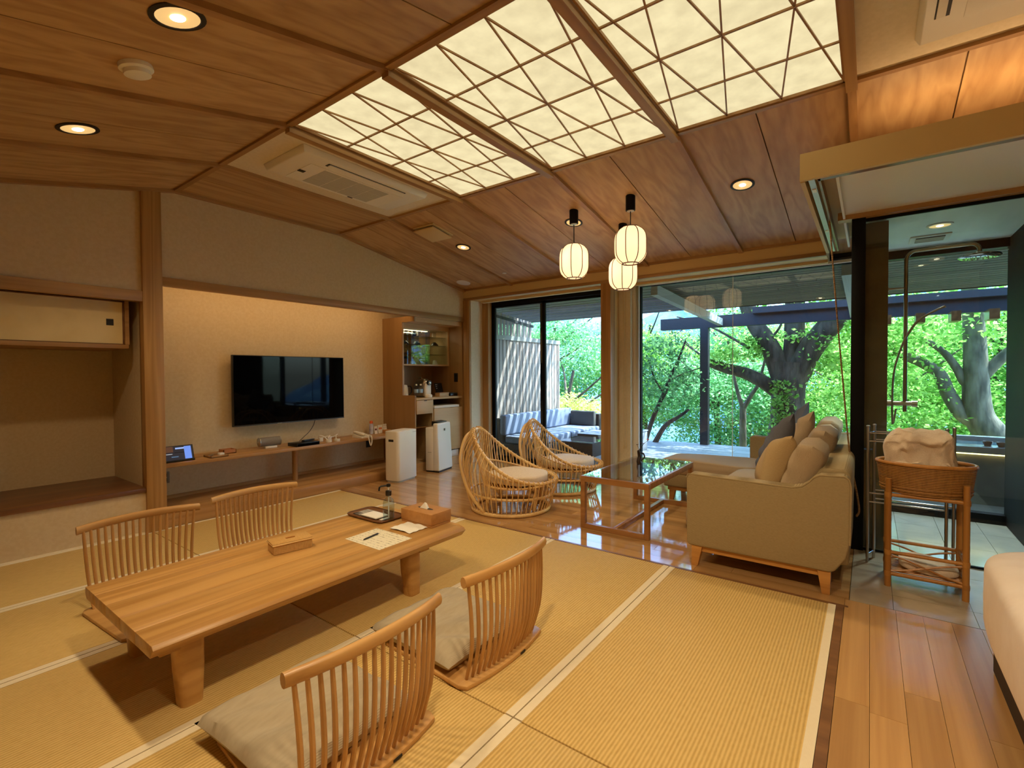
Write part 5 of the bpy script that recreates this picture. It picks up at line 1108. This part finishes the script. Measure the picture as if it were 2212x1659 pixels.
# the big old tree
t = thing('old_maple_tree', 'massive old tree with forked trunk and ivy just beyond the deck', 'tree', (11, 1.35, -.6))
mb = MB()
P = spline([(11, 1.40, -.7), (11, 1.34, .0), (11, 1.32, .7), (11, 1.30, 1.25), (11, 1.28, 1.6)], 6); mb.tube(P, [.46-.16*min(1, i/10)+.03*max(0, (i-16)/8) for i in range(len(P))], 18)
limb(mb, [(11, 1.36, 1.1), (10.95, 1.55, 1.72), (10.95, 1.72, 2.1), (10.95, 1.95, 2.5), (10.9, 2.3, 3.6)], .20, .14, 14)
limb(mb, [(11, 1.28, 1.3), (11.1, 1.22, 1.9), (11.15, 1.22, 2.5), (11.2, 1.2, 3.8)], .20, .17, 14)
limb(mb, [(11, 1.22, 1.2), (10.95, .98, 1.75), (10.9, .72, 2.15), (10.8, .42, 2.55), (10.6, -.1, 3.4)], .23, .18, 14)
limb(mb, [(11, 1.42, .95), (10.9, 1.75, 1.22), (10.9, 2.1, 1.40), (10.85, 2.45, 1.50), (10.8, 2.75, 1.62)], .15, .09, 12)
limb(mb, [(10.9, 2.0, 1.9), (11, 2.3, 2.1), (11.2, 2.9, 2.45), (11.3, 3.6, 2.7)], .035, .015, 7); limb(mb, [(10.95, 1.75, 1.95), (11.2, 1.5, 2.3), (11.3, 1.4, 2.7)], .03, .015, 7)
limb(mb, [(10.85, 2.5, 1.55), (10.9, 2.9, 1.75), (11.1, 3.4, 2.1)], .04, .012, 7)
tr = mb.build('trunk', M_bark, t, smooth=True)
r = np.random.default_rng(3)
iv = []
for k in range(520):
    z = r.uniform(-.2, 1.25); a = r.normal(PI*.92, .5); rad = .33 if z > .3 else .37
    iv.append((11+rad*math.cos(a)-.02, 1.33+rad*math.sin(a)*1.0, z))
leaves('ivy', M_leaf, t, iv, .085, .9, .7, 5)
pts = [clump(r, (10.9, 2.55, 1.75), (.35, .35, .2), 14, 46, .16), clump(r, (10.9, 1.95, 1.9), (.12, .12, .25), 8, 54, .12), clump(r, (11.3, .3, 2.0), (.9, 1.3, .7), 60, 61, .2), clump(r, (11.2, 1.6, 3.3), (1.4, 2.2, .8), 90, 61, .22), clump(r, (11.8, -.2, .9), (.9, .9, .7), 40, 61, .2)]
pts.append(clump(r, (10.6, .6, 5.2), (2.6, 4.6, .9), 230, 40, .34)); leaves('foliage', M_leaf, t, np.concatenate(pts), .085, .6, .6, 6)  # first clump: high crown out of view, added to shade the deck
# the tree behind the bath
t = thing('leaning_tree', 'grey-barked tree with curved limbs leaning behind the bath', 'tree', (12, -1.7, -.9)); mb = MB()
limb(mb, [(11.9, -2.35, -.9), (12, -1.95, .0), (12, -1.72, .32), (12, -1.58, .60), (12, -1.54, 1.0), (12, -1.53, 1.5), (12.1, -1.5, 2.4), (12.2, -1.45, 3.4)], .28, .13, 14)
limb(mb, [(12, -1.62, .45), (12, -1.37, .60), (12, -1.17, .98), (12, -1.03, 1.36), (12, -.80, 1.56), (12, -.5, 1.73), (12, -.25, 1.95), (12, .1, 2.1)], .14, .06, 10)
limb(mb, [(12, -1.53, 1.05), (12, -1.38, 1.22), (12, -1.28, 1.45), (12, -1.1, 1.75), (12, -.84, 1.98), (12, -.5, 2.1)], .09, .035, 9)
limb(mb, [(12, -1.54, 1.2), (12, -1.7, 1.42), (12, -1.95, 1.74), (12, -2.4, 2.2)], .11, .07, 10)
mb.build('trunk', M_bark2, t, smooth=True); r = np.random.default_rng(8)
leaves('foliage', M_leaf, t, np.concatenate([clump(r, (12.3, -1.1, 2.6), (1.2, 2.0, .7), 80, 34, .22), clump(r, (12.6, -.6, 1.7), (.8, .9, .4), 26, 30, .2)]), .11, .6, .6, 9)
# small camellia on the deck
t = thing('camellia_shrub', 'small broad-leaved tree with two slanting stems growing through the deck', 'tree', (9.8, 3.6, -.1)); mb = MB()
limb(mb, [(9.8, 3.80, -.1), (9.8, 3.64, .40), (9.8, 3.43, .89), (9.8, 3.26, 1.30), (9.8, 3.08, 1.70), (9.8, 2.95, 2.05)], .055, .018, 9); limb(mb, [(9.8, 3.6, -.1), (9.8, 3.36, .32), (9.8, 3.07, .53), (9.8, 2.88, .68)], .06, .022, 9)
limb(mb, [(9.8, 3.38, .98), (9.7, 3.55, 1.3), (9.7, 3.66, 1.7)], .025, .01, 7); limb(mb, [(9.8, 3.27, 1.25), (9.9, 3.0, 1.4), (9.95, 2.7, 1.5)], .02, .008, 7); limb(mb, [(9.8, 3.55, .62), (9.7, 3.3, 1.0), (9.7, 3.2, 1.3)], .02, .008, 7)
mb.build('stems', M_bark, t, smooth=True); r = np.random.default_rng(12)
leaves('foliage', M_leaf3, t, np.concatenate([clump(r, (9.75, 3.35, 1.25), (.35, .62, .65), 60, 22, .12, .8), clump(r, (9.75, 3.3, 1.9), (.4, .6, .25), 26, 22, .13, .6)]), .10, .8, .42, 13)
t = thing('slim_tree', 'slim forked young tree seen between the post and the big trunk', 'tree', (13, 2.5, -1.2)); mb = MB()
limb(mb, [(13, 2.5, -1.2), (13, 2.52, -.2), (13, 2.52, .54)], .09, .075, 9); limb(mb, [(13, 2.52, .5), (13, 2.31, .89), (13, 2.16, 1.17), (13, 2.0, 1.9)], .06, .025, 8); limb(mb, [(13, 2.52, .5), (13, 2.66, 1.0), (13, 2.75, 1.46), (13.1, 2.9, 2.2)], .055, .02, 8)
mb.build('trunk', M_bark, t, smooth=True); r = np.random.default_rng(14); leaves('foliage', M_leaf, t, clump(r, (13.3, 2.5, 2.3), (.8, 1.0, .6), 30, 30, .2), .11, .6, .6, 15)
# the wall of trees behind
bgt = [(15.5, 12.0, 2.2, M_leaf2, 'pale green tree farthest left behind the board fence'), (14.5, 8.9, 1.8, M_leaf2, 'cool green tree seen through the sliding door'), (12.6, 7.2, -.1, M_leafy, 'low yellow-green bush seen through the sliding door'), (16.5, 6.3, 1.5, M_leaf, 'leafy tree behind the camellia'), (15.5, 3.6, .5, M_leaf2, 'cool green tree behind the dark pergola post'),
       (17.0, 1.6, 1.4, M_leaf, 'bright green tree behind the massive trunk'), (15.0, -.4, .2, M_leaf, 'bright low tree to the right of the massive trunk'), (16.5, -2.6, 1.5, M_leaf, 'bright green tree seen through the shower glass'), (19.0, 15.5, 3.6, M_leaf2, 'distant tree above the board fence'), (21, 4.5, 2.2, M_leaf2, 'distant tree in the middle of the big window'), (20, -1.0, 1.6, M_leafy, 'distant yellow-green tree beyond the bath')]
for k, (x, y, z, mt_, lb) in enumerate(bgt):
    r = np.random.default_rng(40+k); low = k == 2
    t = thing('garden_tree' if not low else 'garden_bush', lb, 'tree' if not low else 'bush', (x, y, -1.2-.16*(x-10)))
    mb = MB(); zb = -1.4-.16*(x-10); limb(mb, [(x, y, zb), (x+.1, y+.15, z-.6), (x, y+.1, z+.4), (x+.1, y-.1, z+1.6)], .12, .04, 8)
    for q in range(5): a = r.uniform(0, 6.28); limb(mb, [(x, y+.1, z-.4+.3*q), (x+.7*math.cos(a), y+.9*math.sin(a), z+.1+.35*q), (x+1.2*math.cos(a), y+1.7*math.sin(a), z+.5+.4*q)], .045, .012, 6)
    mb.build('trunk', M_bark, t, smooth=True)
    rad = (1.3, 2.2, 1.75) if not low else (.9, 1.3, 1.0)
    n = 400 if not low else 200
    leaves('foliage', mt_, t, clump(r, (x, y, z-.05), rad, n, 76, .26), .092, .6, .6, 60+k)
